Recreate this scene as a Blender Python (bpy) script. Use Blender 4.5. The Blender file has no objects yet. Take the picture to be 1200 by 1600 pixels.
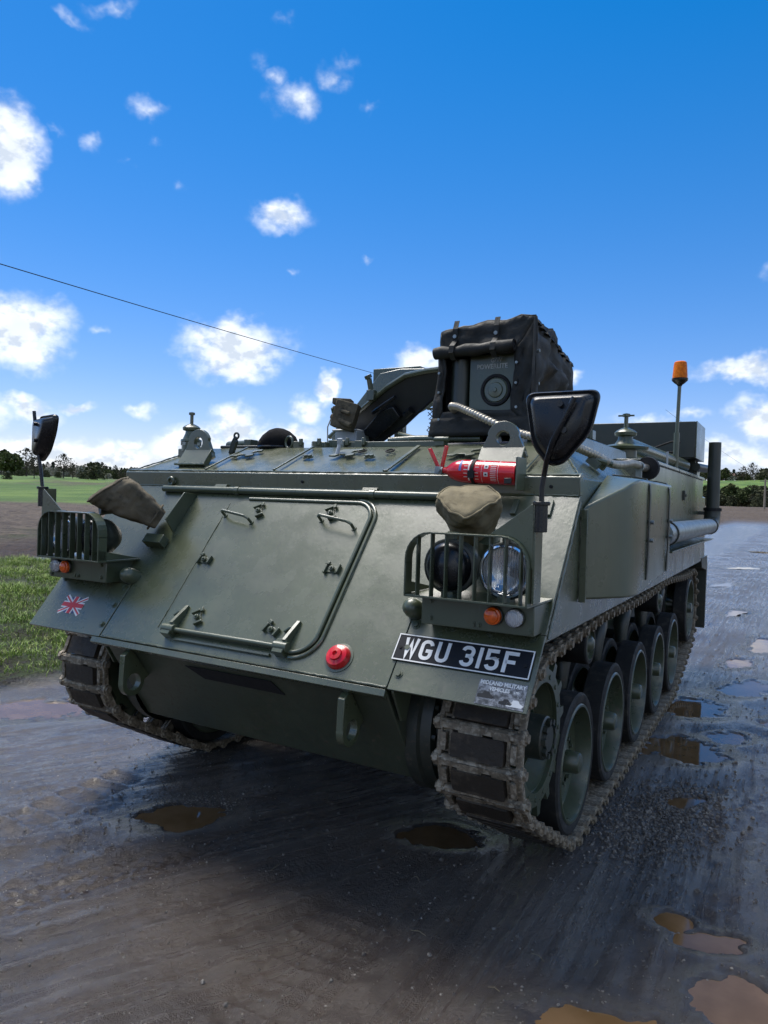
import bpy, bmesh, math, random
import numpy as np
from mathutils import Vector, Matrix, Euler
random.seed(7); rng = np.random.default_rng(7)
SC = bpy.context.scene; COL = SC.collection
PI = math.pi; R = math.radians

# ------------------------------------------------------------------ camera
CAM = Vector((1.981, -2.272, 1.508)); FPX = 1123.2
_yaw, _pit, _rol = R(29.706), R(-1.075), R(1.812)
cf = Vector((-math.sin(_yaw)*math.cos(_pit), math.cos(_yaw)*math.cos(_pit), math.sin(_pit)))
_r0 = Vector((math.cos(_yaw), math.sin(_yaw), 0)); _u0 = _r0.cross(cf)
cr = _r0*math.cos(_rol) + _u0*math.sin(_rol); cu = -_r0*math.sin(_rol) + _u0*math.cos(_rol)
cam = bpy.data.cameras.new('camera'); camo = bpy.data.objects.new('camera', cam); COL.objects.link(camo)
camo.matrix_world = Matrix(((cr.x, cu.x, -cf.x, CAM.x), (cr.y, cu.y, -cf.y, CAM.y), (cr.z, cu.z, -cf.z, CAM.z), (0, 0, 0, 1)))
cam.sensor_fit = 'VERTICAL'; cam.sensor_height = 24; cam.lens = FPX/1600*24; cam.clip_end = 4000; cam.clip_start = 0.05
SC.camera = camo
def view_dir(px, py):            # direction seen at a point of the photograph, for placing far things and clouds
    return (cf + cr*((px-600)/FPX) - cu*((py-800)/FPX)).normalized()

# ------------------------------------------------------------------ sun, sky, exposure
SUN_EL, SUN_AZ = R(66), R(-70)        # azimuth from +Y towards +X
sd = Vector((math.sin(SUN_AZ)*math.cos(SUN_EL), math.cos(SUN_AZ)*math.cos(SUN_EL), math.sin(SUN_EL)))
sl = bpy.data.lights.new('sun', 'SUN'); sl.energy = 2.4; sl.angle = R(34); sl.color = (1, .95, .88)
so = bpy.data.objects.new('sun', sl); COL.objects.link(so); so.rotation_euler = sd.to_track_quat('Z', 'Y').to_euler(); so.location = (0, 0, 30)
SC.view_settings.view_transform = 'Standard'; SC.view_settings.look = 'None'; SC.view_settings.gamma = 1
SC.view_settings.exposure = 0.94; SC.view_settings.use_curve_mapping = False
SC.cycles.max_bounces = 5; SC.cycles.diffuse_bounces = 2; SC.cycles.glossy_bounces = 2; SC.cycles.transmission_bounces = 4
SC.cycles.caustics_reflective = False; SC.cycles.caustics_refractive = False

class NT:                         # a thin helper for node trees
    def __init__(s, tree): s.t = tree; s.n = tree.nodes; s.l = tree.links
    def node(s, typ, props=None, **inp):
        n = s.n.new(typ)
        for k, v in (props or {}).items(): setattr(n, k, v)
        for k, v in inp.items():
            k2 = int(k[1:]) if k[0] == '_' else k.replace('__', ' ')
            s.put(n.inputs[k2], v)
        return n
    def put(s, sock, v):
        if isinstance(v, bpy.types.NodeSocket): s.l.new(v, sock)
        elif isinstance(v, bpy.types.Node): s.l.new(v.outputs[0], sock)
        else:
            if sock.type == 'RGBA' and len(v) == 3: v = (*v, 1)
            sock.default_value = v
    def math(s, op, a, b=0.0, c=0.0, clamp=False):
        return s.node('ShaderNodeMath', {'operation': op, 'use_clamp': clamp}, _0=a, _1=b, _2=c).outputs[0]
    def noise(s, vec, scale, detail=4, rough=.55, dist=0, out=0):
        return s.node('ShaderNodeTexNoise', {}, Vector=vec, Scale=scale, Detail=detail, Roughness=rough, Distortion=dist).outputs[out]
    def ramp(s, v, lo, hi, a=0.0, b=1.0, smooth=True):
        return s.node('ShaderNodeMapRange', {'interpolation_type': 'SMOOTHSTEP' if smooth else 'LINEAR'}, _0=v, _1=lo, _2=hi, _3=a, _4=b).outputs[0]
    def mix(s, f, a, b, blend='MIX'):
        n = s.node('ShaderNodeMix', {'data_type': 'RGBA', 'blend_type': blend})
        s.put(n.inputs[0], f); s.put(n.inputs[6], a); s.put(n.inputs[7], b); return n.outputs[2]
    def mapping(s, vec, loc=(0, 0, 0), rot=(0, 0, 0), scale=(1, 1, 1), typ='POINT'):
        return s.node('ShaderNodeMapping', {'vector_type': typ}, Vector=vec, Location=loc, Rotation=rot, Scale=scale).outputs[0]

world = bpy.data.worlds.new('World'); SC.world = world; world.use_nodes = True
world.node_tree.nodes.clear(); N = NT(world.node_tree)
# (photo x, y, half width, half height, strength) of the clouds in view
CL = [(15,235,62,72,1.0),(25,515,92,66,1.0),(368,545,92,56,1.0),(445,333,62,34,.74),(462,155,52,36,.56),(525,118,32,28,.5),(430,122,34,20,.45),(230,167,38,26,.5),
 (158,222,24,18,.36),(398,95,24,36,.3),(445,42,28,20,.28),(125,22,38,16,.4),(180,8,38,16,.4),(660,568,60,28,.85),(1165,580,78,26,.85),(506,606,22,32,.95),(480,645,30,34,.85),
 (45,642,52,24,.9),(118,634,42,15,.8),(215,638,30,15,.55),(200,690,24,14,.85),(60,708,110,30,.95),(165,718,90,30,.9),(300,702,80,46,.95),(365,668,48,42,1.0),(1185,655,46,40,.95),
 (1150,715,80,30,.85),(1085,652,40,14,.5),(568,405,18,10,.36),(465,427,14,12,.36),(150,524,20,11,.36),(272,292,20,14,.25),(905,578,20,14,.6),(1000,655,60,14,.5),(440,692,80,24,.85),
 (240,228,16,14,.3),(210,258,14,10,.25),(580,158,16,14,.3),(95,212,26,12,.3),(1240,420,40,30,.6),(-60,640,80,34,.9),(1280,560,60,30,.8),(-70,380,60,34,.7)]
grp = bpy.data.node_groups.new('cloud_cover', 'ShaderNodeTree')
grp.interface.new_socket('Vector', in_out='INPUT', socket_type='NodeSocketVector')
grp.interface.new_socket('Cover', in_out='OUTPUT', socket_type='NodeSocketFloat')
g = NT(grp); gi = g.node('NodeGroupInput'); go = g.node('NodeGroupOutput')
v0 = gi.outputs[0]
w1 = g.node('ShaderNodeTexNoise', {}, Vector=v0, Scale=13.0, Detail=4, Roughness=.62).outputs[1]
w1 = g.node('ShaderNodeVectorMath', {'operation': 'SUBTRACT'}, _0=w1, _1=(.5, .5, .5)).outputs[0]
w1 = g.node('ShaderNodeVectorMath', {'operation': 'SCALE'}, _0=w1, Scale=.075).outputs[0]
vw = g.node('ShaderNodeVectorMath', {'operation': 'ADD'}, _0=v0, _1=w1).outputs[0]
def blob(d, sx, sy, amp):
    up = Vector((0, 0, 1)); right = d.cross(up).normalized(); upv = right.cross(d)
    e = Matrix((right, upv, -d)).transposed().to_euler()
    m = g.mapping(vw, tuple(d), tuple(e), (sx, sy, .5), 'TEXTURE')
    s = g.node('ShaderNodeTexGradient', {'gradient_type': 'SPHERICAL'}, Vector=m).outputs[1]
    return g.math('MULTIPLY', s, amp)
acc = None
def add_blob(*a):
    global acc
    b = blob(*a); acc = b if acc is None else g.math('MAXIMUM', acc, b)
for (px, py, hw, hh, amp) in CL:
    L = math.sqrt(FPX**2 + (px-600)**2 + (py-800)**2)
    add_blob(view_dir(px, py), 1.25*hw/L, 1.25*hh/L, amp)
# unseen cumulus beside, above and behind the camera, added to whiten the ambient light
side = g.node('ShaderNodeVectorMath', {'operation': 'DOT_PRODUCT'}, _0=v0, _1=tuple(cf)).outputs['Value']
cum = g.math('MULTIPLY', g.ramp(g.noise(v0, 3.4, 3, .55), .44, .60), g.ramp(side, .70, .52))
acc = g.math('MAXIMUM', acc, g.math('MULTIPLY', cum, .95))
hn = g.noise(g.mapping(v0, scale=(1, 1, 1.5)), 24, 5, .57)
fine = g.noise(v0, 110, 3, .6)
sep = g.node('ShaderNodeSeparateXYZ', {}, Vector=v0)
bank = g.math('MULTIPLY', g.ramp(sep.outputs[2], .065, .008), .42)           # low bank along the horizon
bank = g.math('MULTIPLY', bank, g.ramp(g.noise(g.mapping(v0, scale=(1, 1, 2.4)), 9, 4, .6), .38, .62))
acc = g.math('MAXIMUM', acc, bank)
t = g.math('ADD', acc, g.math('MULTIPLY', g.math('SUBTRACT', hn, .5), 1.05))
t = g.math('ADD', t, g.math('MULTIPLY', g.math('SUBTRACT', fine, .5), .07))
t = g.math('MULTIPLY', t, g.ramp(acc, .02, .22))
g.l.new(g.math('MULTIPLY', g.ramp(t, .02, .80), g.math('MULTIPLY', acc, 2.0, clamp=True)), go.inputs[0])
vup = g.node('ShaderNodeVectorMath', {'operation': 'ADD'}, _0=v0, _1=(-.006, .002, .013)).outputs[0]
hn2 = g.noise(g.mapping(vup, scale=(1, 1, 1.5)), 24, 3, .6)
grp.interface.new_socket('Core', in_out='OUTPUT', socket_type='NodeSocketFloat')
g.l.new(g.math('ADD', g.math('MULTIPLY', g.ramp(g.math('ADD', t, g.math('MULTIPLY', g.math('SUBTRACT', hn, .5), -1.6)), .30, .95), .55), g.ramp(g.math('SUBTRACT', hn2, hn), -.05, .16, 0, .75), clamp=True), go.inputs[1])

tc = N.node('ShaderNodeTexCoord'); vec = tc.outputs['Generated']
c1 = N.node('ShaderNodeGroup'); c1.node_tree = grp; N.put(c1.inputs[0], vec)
sky = N.node('ShaderNodeTexSky', {'sky_type': 'NISHITA', 'sun_disc': False, 'sun_elevation': SUN_EL, 'sun_rotation': SUN_AZ, 'altitude': 100,
                                   'air_density': 1.0, 'dust_density': .1, 'ozone_density': 3.0})
skyc = N.node('ShaderNodeHueSaturation', {}, Saturation=1.44, Value=.79, Color=sky.outputs[0]).outputs[0]
skyc = N.mix(1.0, skyc, (.98, .87, 1.17), 'MULTIPLY')
skyc = N.mix(1.0, skyc, (.30, .30, .30), 'MULTIPLY'); skyc = N.node('ShaderNodeGamma', {}, Color=skyc, Gamma=.80).outputs[0]; skyc = N.mix(1.0, skyc, (3.1, 3.1, 3.1), 'MULTIPLY')
SKYS = .10
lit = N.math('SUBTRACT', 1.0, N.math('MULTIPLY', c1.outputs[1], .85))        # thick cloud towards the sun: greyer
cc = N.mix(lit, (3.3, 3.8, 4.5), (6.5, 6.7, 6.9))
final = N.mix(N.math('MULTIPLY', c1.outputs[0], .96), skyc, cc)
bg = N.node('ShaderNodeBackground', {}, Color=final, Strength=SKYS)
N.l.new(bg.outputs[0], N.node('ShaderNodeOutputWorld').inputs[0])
world.cycles.sampling_method = 'MANUAL'; world.cycles.sample_map_resolution = 256

# ------------------------------------------------------------------ mesh helpers
def V(*a): return Vector(a)
class MB:
    """collects shapes and links them as ONE mesh object"""
    def __init__(s): s.v = []; s.f = []; s.m = []; s.mi = 0
    def mat(s, i): s.mi = i; return s
    def face(s, idx): s.f.append(tuple(idx)); s.m.append(s.mi)
    def poly(s, pts): b = len(s.v); s.v += [tuple(p) for p in pts]; s.face(range(b, b+len(pts))); return s
    def box(s, c, size, rot=None):
        c = Vector(c); h = [x/2 for x in size]; M = rot.to_matrix() if isinstance(rot, Euler) else (rot or Matrix.Identity(3))
        b = len(s.v)
        for z in (-1, 1):
            for y in (-1, 1):
                for x in (-1, 1): s.v.append(tuple(c + M @ Vector((x*h[0], y*h[1], z*h[2]))))
        for q in ((0, 2, 3, 1), (4, 5, 7, 6), (0, 1, 5, 4), (2, 6, 7, 3), (0, 4, 6, 2), (1, 3, 7, 5)): s.face([b+i for i in q])
        return s
    def hexa(s, p):               # eight corners: bottom 4 round, top 4 round
        b = len(s.v); s.v += [tuple(q) for q in p]
        for q in ((3, 2, 1, 0), (4, 5, 6, 7), (0, 1, 5, 4), (1, 2, 6, 5), (2, 3, 7, 6), (3, 0, 4, 7)): s.face([b+i for i in q])
        return s
    def prism(s, pts, off):       # polygon extruded by a vector
        off = Vector(off); n = len(pts); b = len(s.v)
        s.v += [tuple(p) for p in pts] + [tuple(Vector(p)+off) for p in pts]
        nrm = sum((Vector(pts[i]).cross(Vector(pts[(i+1) % n])) for i in range(n)), Vector())
        fl = nrm.dot(off) > 0
        a = list(range(b, b+n)); c = list(range(b+n, b+2*n))
        s.face(a[::-1] if fl else a); s.face(c if fl else c[::-1])
        for i in range(n):
            j = (i+1) % n; q = (a[i], a[j], c[j], c[i]); s.face(q if fl else q[::-1])
        return s
    def tube(s, path, r, seg=10, caps=True, closed=False):
        path = [Vector(p) for p in path]; n = len(path); rs = r if isinstance(r, (list, tuple)) else [r]*n
        b = len(s.v); prev = None
        for i, p in enumerate(path):
            if closed: t = path[(i+1) % n]-path[i-1]
            else: t = path[min(i+1, n-1)]-path[max(i-1, 0)]
            t.normalize()
            if prev is None:
                a = Vector((0, 0, 1)) if abs(t.z) < .9 else Vector((1, 0, 0)); x = t.cross(a).normalized()
            else: x = (prev - t*prev.dot(t)).normalized()
            prev = x; y = t.cross(x)
            for k in range(seg):
                an = 2*PI*k/seg; s.v.append(tuple(p + (x*math.cos(an)+y*math.sin(an))*rs[i]))
        for i in range(n if closed else n-1):
            j = (i+1) % n
            for k in range(seg):
                l = (k+1) % seg; s.face((b+i*seg+k, b+i*seg+l, b+j*seg+l, b+j*seg+k))
        if caps and not closed:
            s.face([b+k for k in range(seg)][::-1]); s.face([b+(n-1)*seg+k for k in range(seg)])
        return s
    def cyl(s, p0, p1, r, seg=14, r2=None): return s.tube([p0, p1], [r, r if r2 is None else r2], seg)
    def lathe(s, o, axis, prof, seg=32, skip=None, phase=0):    # prof: (distance along axis, radius)
        o = Vector(o); t = Vector(axis).normalized(); a = Vector((0, 0, 1)) if abs(t.z) < .9 else Vector((1, 0, 0))
        x = t.cross(a).normalized(); y = t.cross(x); rings = []
        for d, r in prof:
            if r < 1e-5: rings.append([len(s.v)]); s.v.append(tuple(o+t*d)); continue
            rings.append(list(range(len(s.v), len(s.v)+seg)))
            for k in range(seg):
                an = 2*PI*(k+phase)/seg; s.v.append(tuple(o+t*d+(x*math.cos(an)+y*math.sin(an))*r))
        for i in range(len(rings)-1):
            A, B = rings[i], rings[i+1]
            for k in range(seg):
                l = (k+1) % seg
                if skip and skip(i, k): continue
                if len(A) == 1 and len(B) == 1: continue
                if len(A) == 1: s.face((A[0], B[l], B[k]))
                elif len(B) == 1: s.face((A[k], A[l], B[0]))
                else: s.face((A[k], A[l], B[l], B[k]))
        return s
    def ring(s, c, axis, Ro, ri, th, seg=28):     # flat washer with thickness
        return s.lathe(Vector(c)-Vector(axis).normalized()*th/2, axis, [(0, ri), (0, Ro), (th, Ro), (th, ri), (0, ri)], seg)
    def torus(s, c, axis, Rr, r, seg=24, ss=8):
        t = Vector(axis).normalized(); a = Vector((0, 0, 1)) if abs(t.z) < .9 else Vector((1, 0, 0)); x = t.cross(a).normalized(); y = t.cross(x)
        return s.tube([Vector(c)+(x*math.cos(2*PI*k/seg)+y*math.sin(2*PI*k/seg))*Rr for k in range(seg)], r, ss, closed=True)
    def ball(s, c, r, seg=14, rings=8, sc=(1, 1, 1)):
        c = Vector(c); b0 = len(s.v)
        s.lathe((0, 0, 0), (0, 0, 1), [(-r*math.cos(PI*i/rings), r*math.sin(PI*i/rings) if 0 < i < rings else 0) for i in range(rings+1)], seg)
        for i in range(b0, len(s.v)):
            p = s.v[i]; s.v[i] = (c.x+p[0]*sc[0], c.y+p[1]*sc[1], c.z+p[2]*sc[2])
        return s
    def mesh(s, name, mats, angle=35, smooth=True):
        me = bpy.data.meshes.new(name); me.from_pydata(s.v, [], s.f)
        for m in (mats if isinstance(mats, (list, tuple)) else [mats]): me.materials.append(m)
        me.polygons.foreach_set('material_index', s.m)
        bm = bmesh.new(); bm.from_mesh(me); bmesh.ops.recalc_face_normals(bm, faces=bm.faces); bm.to_mesh(me); bm.free()
        if smooth: me.shade_smooth(); me.set_sharp_from_angle(angle=R(angle))
        me.update(); return me
    def build(s, name, mats, parent=None, bevel=0, angle=35, seg=2, smooth=True):
        return link(name, s.mesh(name, mats, angle, smooth), parent, bevel, seg)
def link(name, me, parent=None, bevel=0, seg=2):
    o = bpy.data.objects.new(name, me); COL.objects.link(o)
    if parent: adopt(o, parent)
    if bevel:
        b = o.modifiers.new('edge', 'BEVEL'); b.width = bevel; b.segments = seg; b.limit_method = 'ANGLE'; b.angle_limit = R(40)
    return o
WORLD_POS = {}
def adopt(o, parent):             # geometry is written in place; undo the parent's own offset
    o.parent = parent
    M = Matrix.Identity(4); p = parent
    o.matrix_parent_inverse = (WORLD_POS[p.name]).inverted() if p.name in WORLD_POS else M
def tag(o, label, cat, group=None, kind=None):
    if label: o['label'] = label
    if cat: o['category'] = cat
    if group: o['group'] = group
    if kind: o['kind'] = kind
    return o
def thing(name, loc, label, cat, group=None):
    o = bpy.data.objects.new(name, None); COL.objects.link(o); o.location = loc; o.empty_display_size = .2
    WORLD_POS[o.name] = Matrix.Translation(Vector(loc)); return tag(o, label, cat, group)
def place(name, me, parent, M, bevel=0):     # shared mesh at a matrix
    o = link(name, me, parent, bevel)
    o.matrix_basis = M
    return o
def arc(c, r, a0, a1, n, u, v):
    c, u, v = Vector(c), Vector(u), Vector(v)
    return [c+u*(r*math.cos(a0+(a1-a0)*i/n))+v*(r*math.sin(a0+(a1-a0)*i/n)) for i in range(n+1)]

# ------------------------------------------------------------------ materials
def new_mat(name):
    m = bpy.data.materials.new(name); m.use_nodes = True; m.node_tree.nodes.clear(); n = NT(m.node_tree)
    p = n.node('ShaderNodeBsdfPrincipled'); o = n.node('ShaderNodeOutputMaterial'); n.l.new(p.outputs[0], o.inputs[0])
    return m, n, p
def mat(name, col, rough=.5, metal=0.0, var=.12, scale=8, bump=0.0, bscale=60, spec=.5, rvar=.1, trans=0.0, ior=1.45, coat=0.0, second=None, sthr=(.5, .65)):
    m, n, p = new_mat(name); tc = n.node('ShaderNodeTexCoord').outputs['Object']
    a = n.noise(tc, scale, 5, .6)
    c = n.mix(n.ramp(a, .3, .7), tuple(x*(1-var) for x in col), tuple(min(1, x*(1+var)) for x in col))
    if second:
        c = n.mix(n.ramp(n.noise(tc, scale*1.7, 6, .65), *sthr), c, second)
    n.put(p.inputs['Base Color'], c); n.put(p.inputs['Metallic'], metal); n.put(p.inputs['Specular IOR Level'], spec)
    n.put(p.inputs['Roughness'], n.ramp(n.noise(tc, scale*2.3, 4, .6), .3, .7, max(.02, rough-rvar), min(1, rough+rvar)))
    n.put(p.inputs['Transmission Weight'], trans); n.put(p.inputs['IOR'], ior); n.put(p.inputs['Coat Weight'], coat)
    if bump:
        b = n.node('ShaderNodeBump', {}, Strength=bump, Distance=.004, Height=n.noise(tc, bscale, 5, .6)); n.put(p.inputs['Normal'], b)
    return m
def paint_mat(name, col, rough, dirt=.25, spec=.7, coat=0.0):
    m, n, p = new_mat(name); tc = n.node('ShaderNodeTexCoord').outputs['Object']
    big = n.noise(tc, 2.2, 5, .6); small = n.noise(tc, 34, 5, .65)
    c = n.mix(n.ramp(big, .3, .7), tuple(x*.86 for x in col), tuple(x*1.14 for x in col))
    dust = n.math('MULTIPLY', n.ramp(n.noise(tc, 7, 8, .7), .5, .78), dirt)
    c = n.mix(dust, c, (.16, .145, .12))
    run = n.math('MULTIPLY', n.ramp(n.noise(n.mapping(tc, scale=(26, 26, 1.6)), 1, 5, .65), .53, .72), .32); c = n.mix(run, c, (.030, .030, .020))     # rain-washed grime
    rust = n.math('MULTIPLY', n.ramp(n.noise(tc, 17, 7, .75), .69, .74), .55); c = n.mix(rust, c, (.085, .042, .018))
    chip = n.ramp(n.noise(tc, 120, 3, .6), .705, .735)                         # small scuffs in the paint
    c = n.mix(n.math('MULTIPLY', chip, .5), c, (.03, .03, .028))
    n.put(p.inputs['Base Color'], c); n.put(p.inputs['Specular IOR Level'], spec)
    r = n.math('ADD', n.ramp(n.noise(tc, 5, 6, .65), .3, .75, rough-.06, rough+.09), n.math('MULTIPLY', dust, .5))
    n.put(p.inputs['Roughness'], r)
    n.put(p.inputs['Coat Weight'], coat); n.put(p.inputs['Coat Roughness'], .22)
    zz_ = n.node('ShaderNodeSeparateXYZ', {}, Vector=n.node('ShaderNodeNewGeometry').outputs['Position']).outputs[2]
    spl = n.math('MULTIPLY', n.ramp(n.noise(tc, 46, 4, .7), .56, .66), n.ramp(zz_, 1.15, .35, 0, .8)); c = n.mix(spl, c, (.105, .082, .056))     # mud splashed up from the track
    n.put(p.inputs['Roughness'], n.math('ADD', r, n.math('MULTIPLY', spl, .4)))
    scr = n.ramp(n.noise(n.mapping(tc, rot=(.9, .35, .2), scale=(60, 60, 3)), 1, 3, .6), .70, .73); scr = n.math('MULTIPLY', scr, n.ramp(big, .5, .6))
    c = n.mix(n.math('MULTIPLY', scr, .35), c, (.25, .26, .24)); n.put(p.inputs['Base Color'], c)
    brush = n.noise(n.mapping(tc, rot=(.3, .2, .5), scale=(1, 1, .12)), 70, 4, .6)
    h = n.math('ADD', n.math('MULTIPLY', brush, .5), n.math('ADD', n.math('MULTIPLY', small, .25), n.math('MULTIPLY', n.noise(tc, 3.5, 2, .5), .55)))
    n.put(p.inputs['Normal'], n.node('ShaderNodeBump', {}, Strength=.22, Distance=.004, Height=h))
    return m
GREEN = paint_mat('bronze_green_paint', (.074, .087, .047), .27, .10, spec=.95, coat=.3)
GREEN2 = paint_mat('green_metal_fittings', (.064, .080, .045), .32, .12, coat=.25)
GREENL = paint_mat('green_side_plates', (.078, .094, .050), .30, .15, spec=.9, coat=.3)
DARKG = paint_mat('dark_green_paint', (.024, .030, .022), .42, .15)
BLACKP = mat('black_plastic', (.008, .009, .011), .28, rvar=.06, spec=.6)
BLACKR = mat('black_matt', (.010, .010, .011), .75)
STEEL = mat('galvanised_steel', (.30, .33, .33), .46, metal=.85, var=.2, scale=14, rvar=.12)
HOSE = mat('flexible_steel_hose', (.42, .39, .33), .42, metal=.85, var=.2, scale=20)
RUBBER = mat('tyre_rubber', (.022, .022, .021), .72, bump=.35, bscale=90, second=(.07, .062, .052), sthr=(.5, .72))
PAD = mat('track_rubber_pad', (.036, .028, .020), .62, bump=1.0, bscale=48, second=(.085, .065, .045), sthr=(.48, .66))
MUDM = mat('muddy_track_steel', (.185, .150, .105), .58, bump=1.0, bscale=60, second=(.42, .36, .27), sthr=(.46, .62), var=.4, scale=22, metal=.15)
CANVAS = mat('khaki_canvas', (.22, .185, .115), .88, bump=.5, bscale=240, var=.25, scale=9, second=(.13, .108, .068), sthr=(.5, .7), spec=.2)
CANVASD = mat('dark_khaki_canvas', (.14, .118, .082), .9, bump=.5, bscale=240, var=.3, scale=9, second=(.05, .045, .035), sthr=(.5, .7), spec=.2)
TARP = mat('black_green_tarpaulin', (.020, .021, .019), .62, bump=.6, bscale=45, var=.3, scale=7, second=(.045, .037, .026), sthr=(.52, .72), spec=.4)
TARPS = mat('dusty_side_tarpaulin', (.050, .050, .047), .66, bump=.7, bscale=30, var=.3, scale=6, second=(.075, .062, .045), sthr=(.5, .68), spec=.35)
RED = mat('red_gloss_paint', (.62, .012, .018), .22, rvar=.05, coat=.5)
WHITE = mat('white_print', (.78, .78, .76), .5, var=.05)
CREAM = mat('pale_stencil_print', (.42, .43, .40), .6, var=.3, scale=60)
BLUEP = mat('blue_tape', (.10, .19, .50), .5)
NAVY = mat('navy_print', (.02, .035, .16), .4)
REDP = mat('red_print', (.62, .03, .04), .4)
PLATEB = mat('plate_black', (.009, .011, .016), .5, rvar=.04, spec=.25)
CHROME = mat('lamp_reflector', (.80, .82, .85), .12, metal=1, rvar=.05)
REFL = mat('frosted_reflector', (.92, .93, .95), .22, metal=.25, var=.1, scale=30)
AMBER = mat('amber_lens', (.80, .115, .006), .16, rvar=.04, coat=.6, var=.25, scale=60)
AMBERG = mat('amber_beacon_lens', (.95, .30, .015), .1, rvar=.03, trans=.55, var=.2, scale=30)
CLEARL = mat('clear_lens', (.78, .80, .82), .08, rvar=.03, trans=.75, spec=.6)
BULB = mat('bulb_glass', (.6, .62, .64), .2, metal=.6)
NETM = mat('net_wire', (.07, .075, .062), .6)
DBLUE = mat('dark_blue_sheet', (.012, .018, .045), .35)
GOLD = mat('badge_gold', (.55, .36, .10), .35, metal=.9)
FELT = mat('black_felt', (.008, .008, .009), .95, bump=.5, bscale=300, spec=.2)
PALE = mat('pale_grey_plastic', (.42, .45, .48), .4)
def lens_mat(name, col, alpha, flute=34):      # thin moulded glass: partly clear, partly catching the light in its flutes
    m, n, p = new_mat(name); tc = n.node('ShaderNodeTexCoord').outputs['Object']
    n.put(p.inputs['Base Color'], col); pass; n.put(p.inputs['Roughness'], .06); n.put(p.inputs['Specular IOR Level'], .8)
    wv = n.node('ShaderNodeTexWave', {'bands_direction': 'X'}, Vector=tc, Scale=flute, Distortion=.3)
    n.put(p.inputs['Alpha'], n.ramp(wv.outputs[1], 0, 1, alpha*.7, min(1, alpha*1.25)))
    n.put(p.inputs['Normal'], n.node('ShaderNodeBump', {}, Strength=.8, Distance=.012, Height=wv.outputs[1])); return m
LENS = lens_mat('fluted_headlamp_glass', (.95, .96, .97), .24); CLEARL = lens_mat('clear_lens', (.86, .88, .90), .45, 60); AMBERG = mat('amber_beacon_lens', (.98, .185, .003), .35, spec=.25, var=.3, scale=40)
WATER, _n, _p = new_mat('muddy_water')
_tc = _n.node('ShaderNodeTexCoord').outputs['Object']
_n.put(_p.inputs['Base Color'], _n.mix(_n.ramp(_n.noise(_tc, 6, 4, .6), .35, .65), (.125, .074, .033), (.165, .100, .050)))
_n.put(_p.inputs['Roughness'], .03); _n.put(_p.inputs['IOR'], 1.33); _n.put(_p.inputs['Specular IOR Level'], .75)
_n.put(_p.inputs['Normal'], _n.node('ShaderNodeBump', {}, Strength=.05, Distance=.01, Height=_n.noise(_tc, 9, 2, .5)))

# ------------------------------------------------------------------ ground
def hash2(ix, iy, sd_):
    n = (ix*374761393 + iy*668265263 + sd_*1442695041) & 0x7fffffff
    n = ((n ^ (n >> 13))*1274126177) & 0x7fffffff
    return ((n ^ (n >> 16)) & 0xffff)/65535.0
def vnoise(x, y, s):
    ix = np.floor(x).astype(np.int64); iy = np.floor(y).astype(np.int64); fx = x-ix; fy = y-iy
    fx = fx*fx*(3-2*fx); fy = fy*fy*(3-2*fy)
    a = hash2(ix, iy, s); b = hash2(ix+1, iy, s); c = hash2(ix, iy+1, s); d = hash2(ix+1, iy+1, s)
    return (a*(1-fx)+b*fx)*(1-fy)+(c*(1-fx)+d*fx)*fy - .5
def fbm(x, y, f, o, s, g_=.5):
    r = 0; a = 1.0
    for k in range(o): r = r + a*vnoise(x*f+17.3*k, y*f-9.1*k, s+k); f *= 2.03; a *= g_
    return r
def sstep(a, b, x):
    t_ = np.clip((x-a)/(b-a), 0, 1); return t_*t_*(3-2*t_)
# puddles: x, y, half length, half width, turn (deg)
PUD = [(-.46,.16,.17,.115,50),(.64,.66,.15,.10,20),(1.42,2.56,.24,.20,60),(1.37,3.62,.26,.20,80),(1.70,4.55,.34,.15,70),(1.645,.53,.07,.055,0),(1.78,.47,.11,.06,30),
       (1.93,.17,.16,.14,40),(1.60,-.16,.24,.10,15),(-2.5,.80,.46,.21,35),(1.66,2.98,.15,.10,60),(1.55,5.6,.30,.10,80),(1.75,6.9,.5,.14,85),(1.30,9.4,.35,.12,80),(1.9,9.2,.6,.10,85),
       (.80,13.5,.5,.16,70),(1.9,14.8,1.1,.20,88),(.9,18.5,.6,.25,60),(2.1,19,.7,.22,88),(1.2,27,.9,.5,0),(2.6,25,1.2,.3,88),(3.0,33,1.4,.5,80),(1.55,1.72,.12,.07,60),
       (2.35,6.0,.4,.2,75),(2.5,11.5,.9,.3,85),(-3.2,.1,.5,.18,40),(1.95,3.6,.16,.1,60),(2.02,5.3,.22,.12,70)]
WL = -.006
def pud_field(x, y):
    d = np.full(x.shape, 9.0)
    for i, (px, py, a, b, t_) in enumerate(PUD):
        c_, s_ = math.cos(R(t_)), math.sin(R(t_)); u = ((x-px)*c_+(y-py)*s_)/a; v = (-(x-px)*s_+(y-py)*c_)/b
        d = np.minimum(d, np.sqrt(u*u+v*v))
    return d
def left_u(x, y): return -x*math.sin(R(52)) + (y+2.27)*math.cos(R(52))
def far_height(x, y):
    r = np.sqrt((x-2)**2+(y+2.3)**2)
    az = np.degrees(np.arctan2(-(x-2), y+2.3))          # 0 along +Y, + to the left
    base = 2.6*sstep(62, 155, r) + 2.2*sstep(150, 420, r)
    left = sstep(18, 42, az)*(1-sstep(120, 160, az))
    hill = left*1.4*sstep(75, 300, r) + (1-left)*(2.0*sstep(150, 320, r)+17.0*sstep(300, 640, r))
    return base + hill + sstep(60, 200, r)*fbm(x, y, .012, 3, 55)*1.6
def grass_mask(x, y):            # verge on the left of the track
    edge = -3.05 + .25*np.sin(y*1.1) + .55*fbm(x, y, 1.3, 3, 31) - .10*np.maximum(0, y-1)
    return sstep(0, .35, edge-x)
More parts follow.
